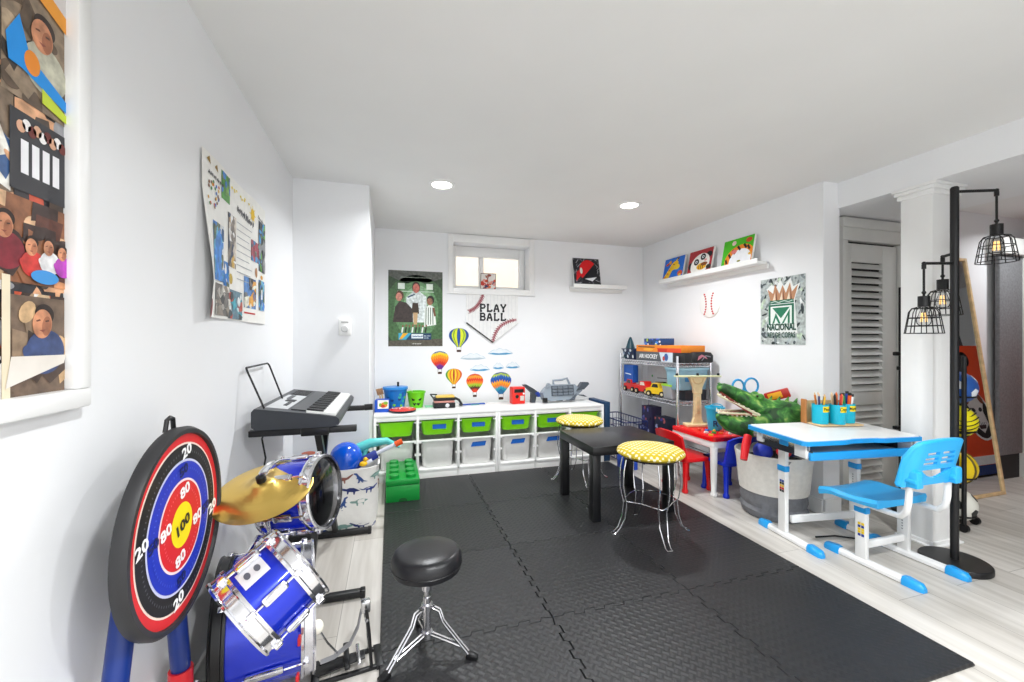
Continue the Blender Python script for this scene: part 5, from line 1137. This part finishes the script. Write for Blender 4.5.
# ------------------------------------------------------------------ big fabric basket, its toys and the crocodile
bb2 = thing('fabric_basket', 'large soft basket, off-white above and grey below, full of toys beside the desk', 'basket', (2.375, 2.075, 0))
UP = mat('#E6E2DA', .9, var=.05, scale=40, bump=.3, bscale=120); LO = mat('#77787C', .95, var=.1, scale=40, bump=.4, bscale=120)
def bl(r, z, w=0, ph=0): return [(r*(1+w*math.sin(5*t+ph))*math.cos(t), r*(1+w*math.sin(4*t+ph))*math.sin(t), z+w*.25*math.sin(3*t+ph)) for t in [2*PI*i/40 for i in range(40)]]
MB().loft([bl(.165, 0), bl(.178, .012), bl(.190, .05, .015), bl(.178, .075, .02, 1), bl(.192, .11, .02, 2), bl(.186, .14, .012, 2), bl(.192, .185, .0)], LO, True, False).build('lower_band', bb2)
MB().loft([bl(.193, .16), bl(.198, .20), bl(.211, .34), bl(.220, .395), bl(.220, .403), bl(.213, .403), bl(.204, .34), bl(.186, .17)], UP, False, False).build('upper_band', bb2)
MB().lathe([(.20, .34), (.0005, .355)], mat('#3A3A40', .9), n=24, cap=False).build('inner_fill', bb2)
a = Art(z=.001); a.poly([(-.03, 0), (.03, 0), (0, -.05)], '#8E9094', 1)
o = a.build('corner_patch', bb2); o.matrix_local = RZ(math.radians(-122)) @ frame((.2205, 0, .392), (0, 1, 0), (.16, 0, 1))
def at(x, y, z): return (2.375+x, 2.075+y, z-.01)
solo(MB().ball((0, 0, 0), .055, PL('#2238B0', .5), 20, 14), 'toy_ball', 'dark blue soft ball at the basket edge nearest the play table', 'ball', at(-.15, -.06, .435))
solo(MB().ball((0, 0, 0), (.05, .035, .035), PL('#D21A22', .45), 20, 14), 'boxing_pad', 'red rounded soft toy at the basket rim beside the desk leg', 'toy', at(-.085, -.15, .45))
toy('toy_launcher', 'navy toy launcher lying across the basket under the desk edge', [('body', MB().box(-.11, .11, -.025, .025, -.025, .025, PL('#1A2A66'), .01)), ('barrel', MB().cyl((.10, 0, .0), (.15, 0, .0), .014, PL('#20242C')))], at(.07, -.13, .43), -.3)
mbr = MB().tube([(0, 0, 0), (-.05, -.01, -.06), (-.09, -.02, -.13)], [.024, .024, .020], PL('#DE1A22', .4), 12)
toy('foam_bat', 'red foam bat hanging over the basket rim towards the play table', [('foam_grip', mbr)], at(-.225, -.02, .525), .3)
OL = PL('#7E8A4A', .5); m = MB()
m.tube([(-.03, 0, -.04), (-.05, 0, .03), (-.02, 0, .085), (.03, 0, .10)], .016, OL, 10)
toy('robot_arm', 'olive and brown toy robot arm standing in front of the crocodile', [('arm', m), ('claw', MB().ball((-.02, -.03, .0), (.035, .03, .035), mat('#5A4A38', .5), 14, 10).ball((.015, -.025, .03), .018, mat('#8A8060', .5), 10, 8)), ('base', MB().cyl((-.03, 0, -.08), (-.03, 0, -.04), .028, PL('#2E2A2A')))], at(-.08, -.075, .485), .2)
CR = thing('plush_crocodile', 'green plush crocodile with wide open jaws lying on the fabric basket', 'plush toy', at(.155, -.035, .475), PI-math.radians(16.5)-.30)
CR.scale = (.96, 1.0, 1.10)
def sec(x, cz, w, h, n=20, up=.0, flat=0): return [(x+up*math.sin(t), w*math.cos(t), cz+h*math.sin(t)*(1 if math.sin(t) > 0 or not flat else flat)) for t in [2*PI*i/n for i in range(n)]]
body = [sec(-.10, .05, .02, .03), sec(-.07, .09, .08, .08), sec(0, .125, .115, .10), sec(.08, .130, .125, .105), sec(.16, .128, .125, .105), sec(.22, .115, .115, .10), sec(.27, .092, .108, .088), sec(.33, .080, .096, .074), sec(.39, .082, .084, .064), sec(.44, .092, .068, .052), sec(.475, .108, .048, .036), sec(.495, .120, .014, .014)]
MB().loft(body, CROC).build('body', CR)
upj = [sec(.15, .160, .10, .070), sec(.21, .180, .108, .074), sec(.27, .205, .098, .064), sec(.33, .238, .084, .052), sec(.39, .268, .070, .044), sec(.44, .288, .058, .038), sec(.475, .296, .040, .026), sec(.488, .298, .012, .012)]
ujo = MB().loft(upj, CROC).build('upper_jaw', CR)
MAW = mat('#7C2A1E', .6, var=.15, scale=20)
MB().loft([[(x, -w, z0), (x, w, z0), (x, w, z0+.004), (x, -w, z0+.004)] for x, w, z0 in ((.22, .088, .150), (.33, .080, .146), (.40, .066, .140), (.465, .038, .142))], mat('#A8402E', .6)).build('tongue', CR)
MB().loft([[(x, -w, z0), (x, w, z0), (x, w*.9, z0+.02), (x, -w*.9, z0+.02)] for x, w, z0 in ((.21, .100, .125), (.29, .090, .148), (.35, .078, .184), (.42, .060, .228), (.47, .036, .258))], MAW).build('palate', CR)
TO = PL('#F2EEDC')
for k in range(9):
    f = k/8; x = .25+.22*f
    for sg in (-1, 1):
        w_ = sg*(.090-.052*f); z = .158+.100*f
        MB().cyl((x, w_, z+.006), (x+.006, w_*1.02, z-.012), .007, TO, .001, 8).build('tooth', CR)
        w_ = sg*(.082-.046*f); z = .156-.010*math.sin(f*PI)
        MB().cyl((x+.012, w_, z-.012), (x+.014, w_*1.02, z+.012), .007, TO, .001, 8).build('tooth', CR)
for sg in (-1, 1):
    e_ = MB().ball((.235, sg*.06, .252), (.030, .024, .024), CROC, 14, 10).build('eye_bump', CR)
    MB().ball((.250, sg*.072, .258), .009, PL('#2A2414', .2), 12, 8).build('eyeball', e_)
    MB().ball((.470, sg*.020, .320), (.012, .009, .008), CROC, 10, 8).build('nostril', CR)
GUM = mat('#DCD6B4', .6)
for nm2, zz, ww, d0, d1 in (('upper_gum', .150, .094, .100, -.054), ('lower_gum', .152, .090, -.004, -.046)):
    q = [(.24+.235*i/10, -(ww+d1*i/10), zz+d0*i/10) for i in range(11)]; q += [(x, -y, z) for x, y, z in q[::-1]]
    MB().tube(q, .0075, GUM, 8).build(nm2, CR)
m = MB()
for k in range(6): m.cyl((.16-.05*k, .0, .222-.006*max(0, k-2)**1.6), (.145-.05*k, 0, .258-.008*max(0, k-2)**1.6), .016, CROC, .002, 8)
m.build('back_ridge', CR)
for sg in (-1, 1): MB().tube([(.10, sg*.10, .07), (.13, sg*.15, .045), (.17, sg*.16, .03)], [.035, .03, .02], CROC, 10).build('leg', CR)
cp2 = toy('snack_carton', 'red and yellow toy carton leaning on the wall behind the crocodile', [('carton', MB().box(-.075, .075, -.02, .02, -.032, .032, PL('#B8281E'), .008)), ('yellow_label', MB().box(-.055, .03, -.0215, -.019, -.020, .022, P('#F0A81E'), .001))], (2.555, 2.20, .748), 0)
cp2.matrix_world = T(2.555, 2.20, .738) @ RZ(-.9) @ RY(math.radians(-20))
CL = mat('#2E9BD8', .35, var=.03)
toy('loop_toy', 'blue toy with two round loops standing up behind the crocodile head', [('loop', MB().tube([(-.048+.042*math.cos(t), 0, .05*math.sin(t)+.33) for t in [i*PI/8 for i in range(16)]], .0075, CL, 8, True)), ('loop', MB().tube([(.048+.050*math.cos(t), 0, .055*math.sin(t)+.335) for t in [i*PI/8 for i in range(16)]], .0075, CL, 8, True)), ('stem', MB().cyl((0, 0, -.02), (0, 0, .32), .009, CL))], (2.42, 2.34, .455), math.radians(-14))

# ------------------------------------------------------------------ child's desk and chair
DK = thing('kids_desk', 'height-adjustable child desk with white top and bright blue edging', 'desk', (2.35, 1.695, 0), math.radians(-7))
CYD = PL('#259CE2', .3); DWH = mat('#EDEDEC', .3, var=.015, scale=10)
dk = .602
out = [(-.36, -.165), (-.345, -.185), (-.12, -.185), (-.06, -.17), (.06, -.17), (.12, -.185), (.345, -.185), (.36, -.165), (.36, .20), (.345, .215), (-.345, .215), (-.36, .20)]
DT = T(0, 0, 0) @ RX(math.radians(1.2))
MB().prism(out, dk-.012, dk+.010, CYD, DT).build('edge_band', DK)
inn = [(x*.972, (y-.005)*.955+.005) for x, y in out]
MB().prism(inn, dk+.009, dk+.014, DWH, DT).build('desktop', DK)
MB().box(-.30, .32, -.172, .17, dk-.088, dk-.078, PL('#E3E3E2'), .002).box(-.30, .32, .16, .17, dk-.088, dk-.05, PL('#2A3038'), .002).box(-.31, -.30, -.185, .17, dk-.088, dk-.045, PL('#2A3038'), .002).box(.32, .33, -.185, .17, dk-.088, dk-.045, PL('#2A3038'), .002).build('storage_tray', DK)
MB().box(-.315, .335, -.187, -.170, dk-.094, dk-.052, CYD, .005).build('tray_front', DK)
for sx in (-1, 1):
    x = -.315 if sx < 0 else .33
    MB().box(x-.008, x+.008, -.17, .19, dk-.05, dk-.018, STEEL, .002).box(x-.012, x+.012, -.17, -.10, dk-.085, dk-.02, DWH, .002).box(x-.012, x+.012, .12, .16, dk-.07, dk-.02, DWH, .002).build('side_rail', DK)
    MB().box(x-.014, x+.014, -.06, .0, dk-.052, dk-.022, CYD, .008).build('tilt_clip', DK)
def leg_set(root, x, y0, y1, yc, zt, zc, sticker=None):
    MB().box(x-.013, x+.013, yc-.026, yc+.026, .03, zt, DWH, .006).build('leg', root)
    MB().box(x-.0165, x+.0165, yc-.0295, yc+.0295, zc, zc+.035, CYD, .006).build('height_collar', root)
    pr = lambda y, w, h: [(x-w, y, .004), (x+w, y, .004), (x+w, y, h*.6), (x+w*.5, y, h), (x-w*.5, y, h), (x-w, y, h*.6)]
    MB().loft([pr(y0+.02, .018, .032), pr(y1-.02, .018, .032)], DWH, smooth=False).build('foot_bar', root)
    for yy, s_ in ((y0, 1), (y1, -1)):
        MB().loft([[(x+u*w, yy+d*s_, v*h) for u, v in ((-1, 0), (1, 0), (1, .6), (.55, 1), (-.55, 1), (-1, .6))] for d, w, h in ((0, .012, .022), (.012, .021, .034), (.065, .023, .040), (.08, .021, .037))], CYD).build('foot_cap', root)
    m = MB()
    for k in range(7): m.box(x-.0135, x+.0135, yc-.003, yc+.003, zc-.12+.014*k, zc-.114+.014*k, PL('#8A8A8C'), 0) if sticker is None else None
    if sticker is None: m.build('height_holes', root)
    else:
        for j, yy in enumerate((-.012, .004)):
            for k, c in enumerate(('#1A1A1E', '#C82020', '#E8C21E', '#1A1A1E', '#2A4A9A') if sticker == 0 else ('#1E3A9A', '#F0CE1E', '#F0CE1E', '#1E3A9A', '#F0CE1E')): m.box(x-.0145, x-.0125, yc+yy-.006, yc+yy+.006, zc-.115+.014*k, zc-.103+.014*k, P(c), 0)
        m.build('height_sticker', root)
leg_set(DK, -.215, -.16, .265, .09, dk-.03, .37, 0)
leg_set(DK, .235, -.115, .18, .065, dk-.03, .37)
MB().box(-.19, .225, .055, .075, .085, .125, DWH, .004).build('crossbar', DK)
KC = thing('kids_chair', 'bright blue and white height-adjustable child chair in front of the desk', 'chair', (2.41, 1.455, 0))
leg_set(KC, -.152, -.235, .20, .02, .30, .255, 1)
leg_set(KC, .152, -.235, .20, .02, .30, .255)
MB().box(-.14, .14, .01, .03, .075, .11, DWH, .004).build('crossbar', KC)
MB().box(-.19, .165, -.012, .05, .290, .314, DWH, .004).build('seat_bracket', KC)
lo = []
for k in range(9):
    y = -.125+.275*k/8; cv = .014*((k/4-1)**2); fr_ = -.016*max(0, k-6.5)
    lo.append([(x*.97-.058, y+.03, z+.012) for x, z in ((-.172, .306+cv*.4+fr_), (.172, .306+cv*.4+fr_), (.18, .322+cv+fr_), (.17, .338+cv+fr_), (.09, .330+cv+fr_), (0, .327+cv+fr_), (-.09, .330+cv+fr_), (-.17, .338+cv+fr_), (-.18, .322+cv+fr_))])
MB().loft(lo, CYAN).build('seat', KC)
for sx in (-1, 1): MB().tube([(sx*.130-.045, .06, .313), (sx*.130-.055, -.11, .313), (sx*.128-.080, -.175, .322), (sx*.130-.092, -.205, .355), (sx*.130-.092, -.212, .40), (sx*.128-.092, -.216, .50)], .013, DWH, 12).build('back_support_tube', KC)
bcx = lambda x: -.228-.030*(1-(abs(x)/.188)**10)
def bp(x, z): return Vector((x*.86-.092, bcx(x)+.01-.02*((z-.56)/.1), .472+(z-.452)*.88))
def slab(m, pts, th, mm):      # a bent plate from an outline in x, z
    n = len(pts); f = [bp(x, z) for x, z in pts]; b_ = [bp(x, z)+Vector((0, th, 0)) for x, z in pts]
    return m.add(f+b_, [(i, (i+1) % n, n+(i+1) % n, n+i) for i in range(n)], mm, smooth=False)
m = MB(); NX, NZ = 48, 30; cell = {}
def inside(x, z):
    hw = .186-.030*max(0, (z-.60)/.075)**2.2; zt = .668+.012*(1-(x/.2)**2); zb = .452-.008*(x/.2)**2
    if abs(x) > hw or z > zt or z < zb: return False
    smile = (abs(x)/.115)**2
    if smile < 1 and .488+.046*smile < z < .535: return False
    for zz in (.565, .591, .617):
        if abs(z-zz) < .0075 and .012 < abs(x) < .118-.014*((zz-.565)/.05): return False
    return True
vs = {}; vl = []; fl = []
def vid(i, j, s_):
    k = (i, j, s_)
    if k not in vs:
        x = -.2+.4*i/NXX; z = .44+.245*j/NZZ; p = bp(x, z); vs[k] = len(vl); vl.append((p.x, p.y+(.014 if s_ else 0), p.z))
    return vs[k]
NXX, NZZ = 100, 62
ins_ = [[inside(-.2+.4*(i+.5)/NXX, .44+.245*(j+.5)/NZZ) for j in range(NZZ)] for i in range(NXX)]
for i in range(NXX):
    for j in range(NZZ):
        if not ins_[i][j]: continue
        fl.append((vid(i, j, 0), vid(i+1, j, 0), vid(i+1, j+1, 0), vid(i, j+1, 0))); fl.append((vid(i, j, 1), vid(i, j+1, 1), vid(i+1, j+1, 1), vid(i+1, j, 1)))
        for di, dj, e0, e1 in ((-1, 0, (i, j), (i, j+1)), (1, 0, (i+1, j), (i+1, j+1)), (0, -1, (i, j), (i+1, j)), (0, 1, (i, j+1), (i+1, j+1))):
            a_, b_ = i+di, j+dj
            if not (0 <= a_ < NXX and 0 <= b_ < NZZ and ins_[a_][b_]): fl.append((vid(*e0, 0), vid(*e1, 0), vid(*e1, 1), vid(*e0, 1)))
m.add(vl, fl, CYAN, smooth=True)
rim_ = [(-.186, .455), (-.186, .60), (-.174, .648), (-.155, .672), (-.1, .679), (0, .682), (.1, .679), (.155, .672), (.174, .648), (.186, .60), (.186, .455)]
m.tube([bp(x, z)+Vector((0, .012, 0)) for x, z in rim_], .011, CYAN, 8)
m.build('backrest', KC)
for sx in (-1, 1): MB().box(sx*.128-.114, sx*.128-.070, -.256, -.196, .47, .545, CYAN, .008).box(sx*.128-.119, sx*.128-.065, -.252, -.20, .49, .51, CYAN, .004).build('tube_socket', KC)

# pencil cups in their wooden holder
ph_ = thing('pencil_holder', 'wooden holder board behind the three cyan pencil cups', 'desk organiser', (2.505, 1.79, dk+.019), math.radians(-12))
ph_.scale = (1.5, 1.5, 1.5); bpy.context.view_layer.update()
MB().box(-.092, .085, .040, .046, 0, .088, WOODL, .002).box(-.092, .085, -.045, .0395, 0, .006, WOODL, .002).box(-.099, -.0925, .02, .046, 0, .095, mat('#B87A44', .5, var=.15), .002).build('board', ph_)
R = random.Random(21)
for i, (x, tx, lab) in enumerate(((-.064, 'Pencils', 'cyan cup labelled Pencils, nearest the crocodile'), (-.004, 'Crayons', 'cyan cup labelled Crayons, between the other two'), (.054, 'Markers', 'cyan cup labelled Markers, nearest the louvred door'))):
    M = ph_.matrix_world @ T(x, -.01-.012*(i == 1)+.008*(i == 2), .0065)
    t = thing('pencil_cup', lab, 'cup', M=M, group='cyan pencil cups on the desk')
    CU = PL('#14B4D0', .3)
    MB().lathe([(.026, 0), (.0265, .003), (.0275, .072), (.0275, .074), (.0255, .074), (.0245, .004), (.0005, .004)], CU, n=28).build('cup', t)
    m = MB(); vs_ = []
    for k in range(9):
        q = -PI/2+.35+(-.75+1.5*k/8)
        for z in (.046, .068): vs_.append((.0283*math.cos(q), .0283*math.sin(q), z))
    m.add(vs_, [(2*k, 2*k+2, 2*k+3, 2*k+1) for k in range(8)], P('#F2D81E')); 
    tm = MB().text(tx, .016, P('#2A1E14'), T(0, 0, 0), .0002, 'CENTER', .01, .85)
    for v in tm.v: q = -PI/2+.35+v.x/.0283; v.xyz = ((.0287+v.z)*math.cos(q), (.0287+v.z)*math.sin(q), .057+v.y)
    lb = m.build('label', t); tm.build('lettering', lb)
    cols = [['#2A2A30', '#D8D8DC', '#C8742E', '#3A3A66', '#E8B43A'], ['#D8641E', '#E8C8A0', '#2A2A2A', '#C83A2E', '#E89A4A'], ['#C8203A', '#2A8A4A', '#E8622E', '#F0F0F0', '#2A4AB0']][i]
    for k in range(5):
        a_ = k*1.26+i; dx, dy = .012*math.cos(a_), .012*math.sin(a_); top_ = .095+.012*R.random()
        pt_ = thing('pencil', ['black', 'white', 'rust', 'indigo', 'yellow'][k]+' pencil standing in the Pencils cup' if i == 0 else ['orange', 'cream', 'black', 'red', 'peach'][k]+' crayon standing in the Crayons cup' if i == 1 else ['crimson', 'green', 'orange', 'white', 'blue'][k]+' marker standing in the Markers cup', 'pencil' if i == 0 else 'crayon' if i == 1 else 'marker', M=M @ T(dx*.5, dy*.5, .006), group=['pencils in the cup', 'crayons in the cup', 'markers in the cup'][i])
        pt_.name = ['pencil', 'crayon', 'marker'][i]
        rr_ = [.0035, .0045, .006][i]
        MB().cyl((0, 0, 0), (dx*.9, dy*.9, top_), rr_, PL(cols[k]), n=8).build('barrel', pt_)
        MB().cyl((dx*.9, dy*.9, top_), (dx*.98, dy*.98, top_+.010), rr_*.95, PL(['#D8B48A', cols[k], '#1E1E22'][i]), [.0008, .001, .0055][i], 8).build('tip', pt_)
m = MB().tube([(2.66, 1.62, .012), (2.62, 1.60, .008), (2.50, 1.66, .006), (2.42, 1.72, .006), (2.30, 1.74, .006)], .0045, BLACK, 6)
solo(m, 'power_cable', 'black power cable lying on the floor between desk and chair feet', 'cord')

# ------------------------------------------------------------------ floor lamp with three wire cages
LPX, LPY = 2.683, 1.335
fl_ = thing('floor_lamp', 'tall black floor lamp with three wire cage shades in front of the pillar', 'floor lamp', (LPX, LPY, 0))
MB().lathe([(.127, 0), (.131, .004), (.131, .026), (.127, .031), (.03, .034), (.0005, .034)], BLKM, n=48).build('base', fl_)
MB().cyl((0, 0, .03), (0, 0, 1.868), .0165, BLKM, n=20).cyl((0, 0, 1.868), (0, 0, 1.874), .0165, BLKM, .012, 20).build('pole', fl_)
FIL = mat('#FFC978', .4, var=0, emit=1.3); BULB = thin_glass('clear_bulb', .88)
rt = Vector((.9588, -.284, 0)); fw = Vector((.284, .9588, 0))
def cage(off, zarm, drop, lab=None):
    tip = off
    arm = MB().cyl((0, 0, zarm), (tip.x, tip.y, zarm), .007, BLKM, n=10).ball((tip.x, tip.y, zarm), .009, BLKM, 10, 8).cyl((tip.x, tip.y, zarm-.028), (tip.x, tip.y, zarm-.006), .009, BLKM, n=10).build('arm', fl_)
    zs = zarm-drop
    MB().cyl((tip.x, tip.y, zs+.03), (tip.x, tip.y, zarm-.02), .005, BLKM, n=8).ball((tip.x, tip.y, zs+.05), .009, BLKM, 10, 8).build('drop_rod', arm)
    sh_ = MB().cyl((tip.x, tip.y, zs-.02), (tip.x, tip.y, zs+.032), .023, BLKM, n=20).build('socket', fl_)
    m = MB(); prof = [(.026, -.022), (.045, -.028), (.056, -.045), (.062, -.085), (.068, -.125), (.072, -.152)]
    for k in range(10):
        a_ = k*PI/5; m.tube([(tip.x+r*math.cos(a_), tip.y+r*math.sin(a_), zs+z) for r, z in prof], .0022, BLKM, 6)
    for r, z in ((.045, -.028), (.0605, -.075), (.067, -.115), (.072, -.152)): m.tube([(tip.x+r*math.cos(t), tip.y+r*math.sin(t), zs+z) for t in [i*PI/14 for i in range(28)]], .0022, BLKM, 6, True)
    m.build('cage_shade', fl_)
    b_ = MB().lathe([(.012, -.02), (.013, -.035), (.026, -.075), (.029, -.090), (.025, -.106), (.012, -.116), (.0005, -.118)], BULB, T(tip.x, tip.y, zs), 24).build('bulb', fl_)
    m = MB()
    for k in range(6): a_ = k*PI/3; m.tube([(tip.x+.008*math.cos(a_), tip.y+.008*math.sin(a_), zs-.05), (tip.x+.012*math.cos(a_), tip.y+.012*math.sin(a_), zs-.095)], .0012, FIL, 5)
    m.build('filament', b_)
cage(rt*.185+fw*-.02, 1.85, .20)
cage(rt*-.152+fw*.0, 1.495, .195)
cage(rt*.03+fw*.085, 1.545, .15)

# ------------------------------------------------------------------ ball rack, pole, leaning mirror, cornhole board
rk = thing('ball_rack', 'black upright ball rack holding sports balls behind the floor lamp', 'ball rack', (3.28, 1.63, 0))
for dx, dy in ((-.08, -.08), (.112, .025)): MB().cyl((dx, dy, .03), (dx, dy, 1.02), .011, BLKM, n=12).build('post', rk)
for z in (.075, .30, .575, .78): MB().tube([(.085*math.cos(t), .085*math.sin(t), z) for t in [i*PI/12 for i in range(24)]], .006, BLKM, 8, True).build('ball_ring', rk)
for a_ in (-.3, 1.8, 3.9): l_ = MB().tube([(0.02*math.cos(a_), .02*math.sin(a_), .05), (.10*math.cos(a_), .10*math.sin(a_), .045), (.12*math.cos(a_), .12*math.sin(a_), .03)], .009, BLKM, 8).build('leg', rk); MB().cyl((.12*math.cos(a_)-.01, .12*math.sin(a_), .024), (.12*math.cos(a_)+.01, .12*math.sin(a_), .024), .024, BLACK, n=16).build('caster_wheel', l_)
MB().tube([(.0, 0, .05), (-.08, -.08, .05)], .008, BLKM, 8).tube([(0, 0, .05), (.112, .025, .05)], .008, BLKM, 8).build('base_bar', rk)
def sport_ball(label, z, c, c2, pat):
    t = thing('sports_ball', label, 'ball', (3.28, 1.63, z), .4, 'balls on the black ball rack')
    r = .098; MB().ball((0, 0, 0), r, mat(c, .4, var=.03), 28, 18).build('ball_skin', t)
    m = MB()
    if pat == 0:
        for k in range(-3, 4): q = math.asin(k/4); m.tube([(r*math.cos(q)*1.0*math.cos(t_), r*math.cos(q)*math.sin(t_), r*math.sin(q)+.012*math.sin(3*t_)) for t_ in [i*PI/16 for i in range(32)]], .0035, P(c2), 5, True)
    elif pat == 1:
        for k in range(12):
            zz = 1-2*(k+.5)/12; q = k*2.4; d_ = Vector((math.sqrt(1-zz*zz)*math.cos(q), math.sqrt(1-zz*zz)*math.sin(q), zz)); m.lathe([(.028, .095), (.02, .0975), (.0005, .0995)], P(c2), axisM((0, 0, 0), d_), 5)
    else:
        for k in range(3): A_ = RZ(k*PI/3) @ RX(PI/2); m.tube([(r*math.cos(t_), r*math.sin(t_), 0) for t_ in [i*PI/16 for i in range(32)]], .006, P(c2), 5, True, A_)
    m.build('ball_markings', t)
sport_ball('white and black football, lowest on the black ball rack', .125, '#E4E2D8', '#2A2A2A', 1)
sport_ball('plain yellow ball with dark seams in the middle of the black ball rack', .35, '#E8C81E', '#5A4A14', 2)
sport_ball('yellow ball with black wavy stripes near the top of the ball rack', .625, '#F0E21E', '#2A2A1E', 0)
sport_ball('blue and white ball, topmost on the black ball rack', .83, '#2A5AA8', '#E8ECF2', 1)
sp = thing('black_pole', 'slim black pole with side knobs standing between louvred door and pillar', 'pole', (3.20, 1.86, 0))
MB().cyl((0, 0, .02), (0, 0, 1.46), .011, BLKM, n=12).build('shaft', sp)
MB().lathe([(.05, 0), (.05, .015), (.014, .022), (.0005, .022)], BLACK, n=20).build('foot', sp)
MB().box(-.06, .01, -.012, .012, 1.015, 1.04, BLACK, .006).box(-.02, .01, -.014, .014, .92, .945, BLACK, .005).build('side_knob', sp); MB().box(-.055, .012, -.016, .016, .535, .558, BLACK, .006).build('lower_clamp', sp)
lm = math.atan2(.215, 1.75)
MM = T(3.755, 1.855, .0) @ RX(-lm)
mr = thing('leaning_mirror', 'tall mirror in a pale wood frame leaning on the wall beyond the pillar', 'mirror', M=MM)
for x0, x1, z0, z1 in ((0, .022, 0, 1.76), (.50, .522, 0, 1.76), (.022, .50, 0, .022), (.022, .50, 1.738, 1.76)): MB().box(x0, x1, -.014, .014, z0, z1, WOODL, .002).build('frame_rail', mr)
MB().box(.02, .502, -.004, .004, .02, 1.74, MIRROR).build('mirror_glass', mr)
MB().box(.02, .502, .005, .009, .02, 1.74, P('#5A4A3A')).build('backing_board', mr)
ch = thing('cornhole_board', 'orange game board with a round hole and a dog emblem, seen in the mirror', 'game board', M=frame((5.95, 1.32, 0.0), (-1, 0, 0), (0, -.03, 1)))
MB().box(0, 1.5, .02, 1.24, -.03, -.012, P('#FF5420'), .003).build('board', ch)
MB().box(0, 1.5, .02, .10, -.012, -.004, P('#1E3A7A')).box(0, 1.5, .105, .18, -.012, -.004, P('#F0F0F0')).build('bottom_stripes', ch)
a = Art(z=-.011)
a.ell(.44, 1.10, .075, .075, '#0E0E10', 2); a.ell(.52, .55, .19, .24, '#F4F2F0', 1); a.ell(.52, .55, .17, .22, '#1E1A1A', 2); a.poly([(.40, .66), (.46, .74), (.58, .74), (.64, .66), (.60, .58), (.62, .46), (.52, .38), (.42, .46), (.44, .58)], '#E8E4E0', 3)
for q in (-1, 1): a.ell(.52+q*.05, .60, .028, .02, '#1E1A1A', 4, q*.3); a.ell(.52+q*.10, .70, .03, .05, '#8A4A2E', 4, q*.5)
a.poly([(.45, .48), (.59, .48), (.56, .42), (.48, .42)], '#3A1E1A', 4)
for q in range(5): a.rect(.462+q*.025, .455, .477+q*.025, .48, '#F4F4F4', 5)
a.ell(.90, .70, .09, .12, '#E8ECF4', 3); a.ell(.90, .69, .055, .08, '#2A5AA8', 4)
a.build('emblem', ch)
cbn = thing('grey_cabinet', 'tall dark grey cabinet behind the orange board, seen in the mirror', 'cabinet', (5.0, .98, 0))  # made-up cabinet, added so the mirror reflects something dark
MB().box(-.75, .75, -.2, .2, 0, 1.9, mat('#3E4245', .5, var=.05), .006).build('body', cbn)
for sx in (-1, 1): d_ = MB().box(-.74 if sx < 0 else .005, -.005 if sx < 0 else .74, .2, .218, .03, 1.88, mat('#4A4E52', .5, var=.05), .003).build('door', cbn); MB().box(sx*.05-.008, sx*.05+.008, .218, .24, .9, 1.1, STEEL, .003).build('handle', d_)
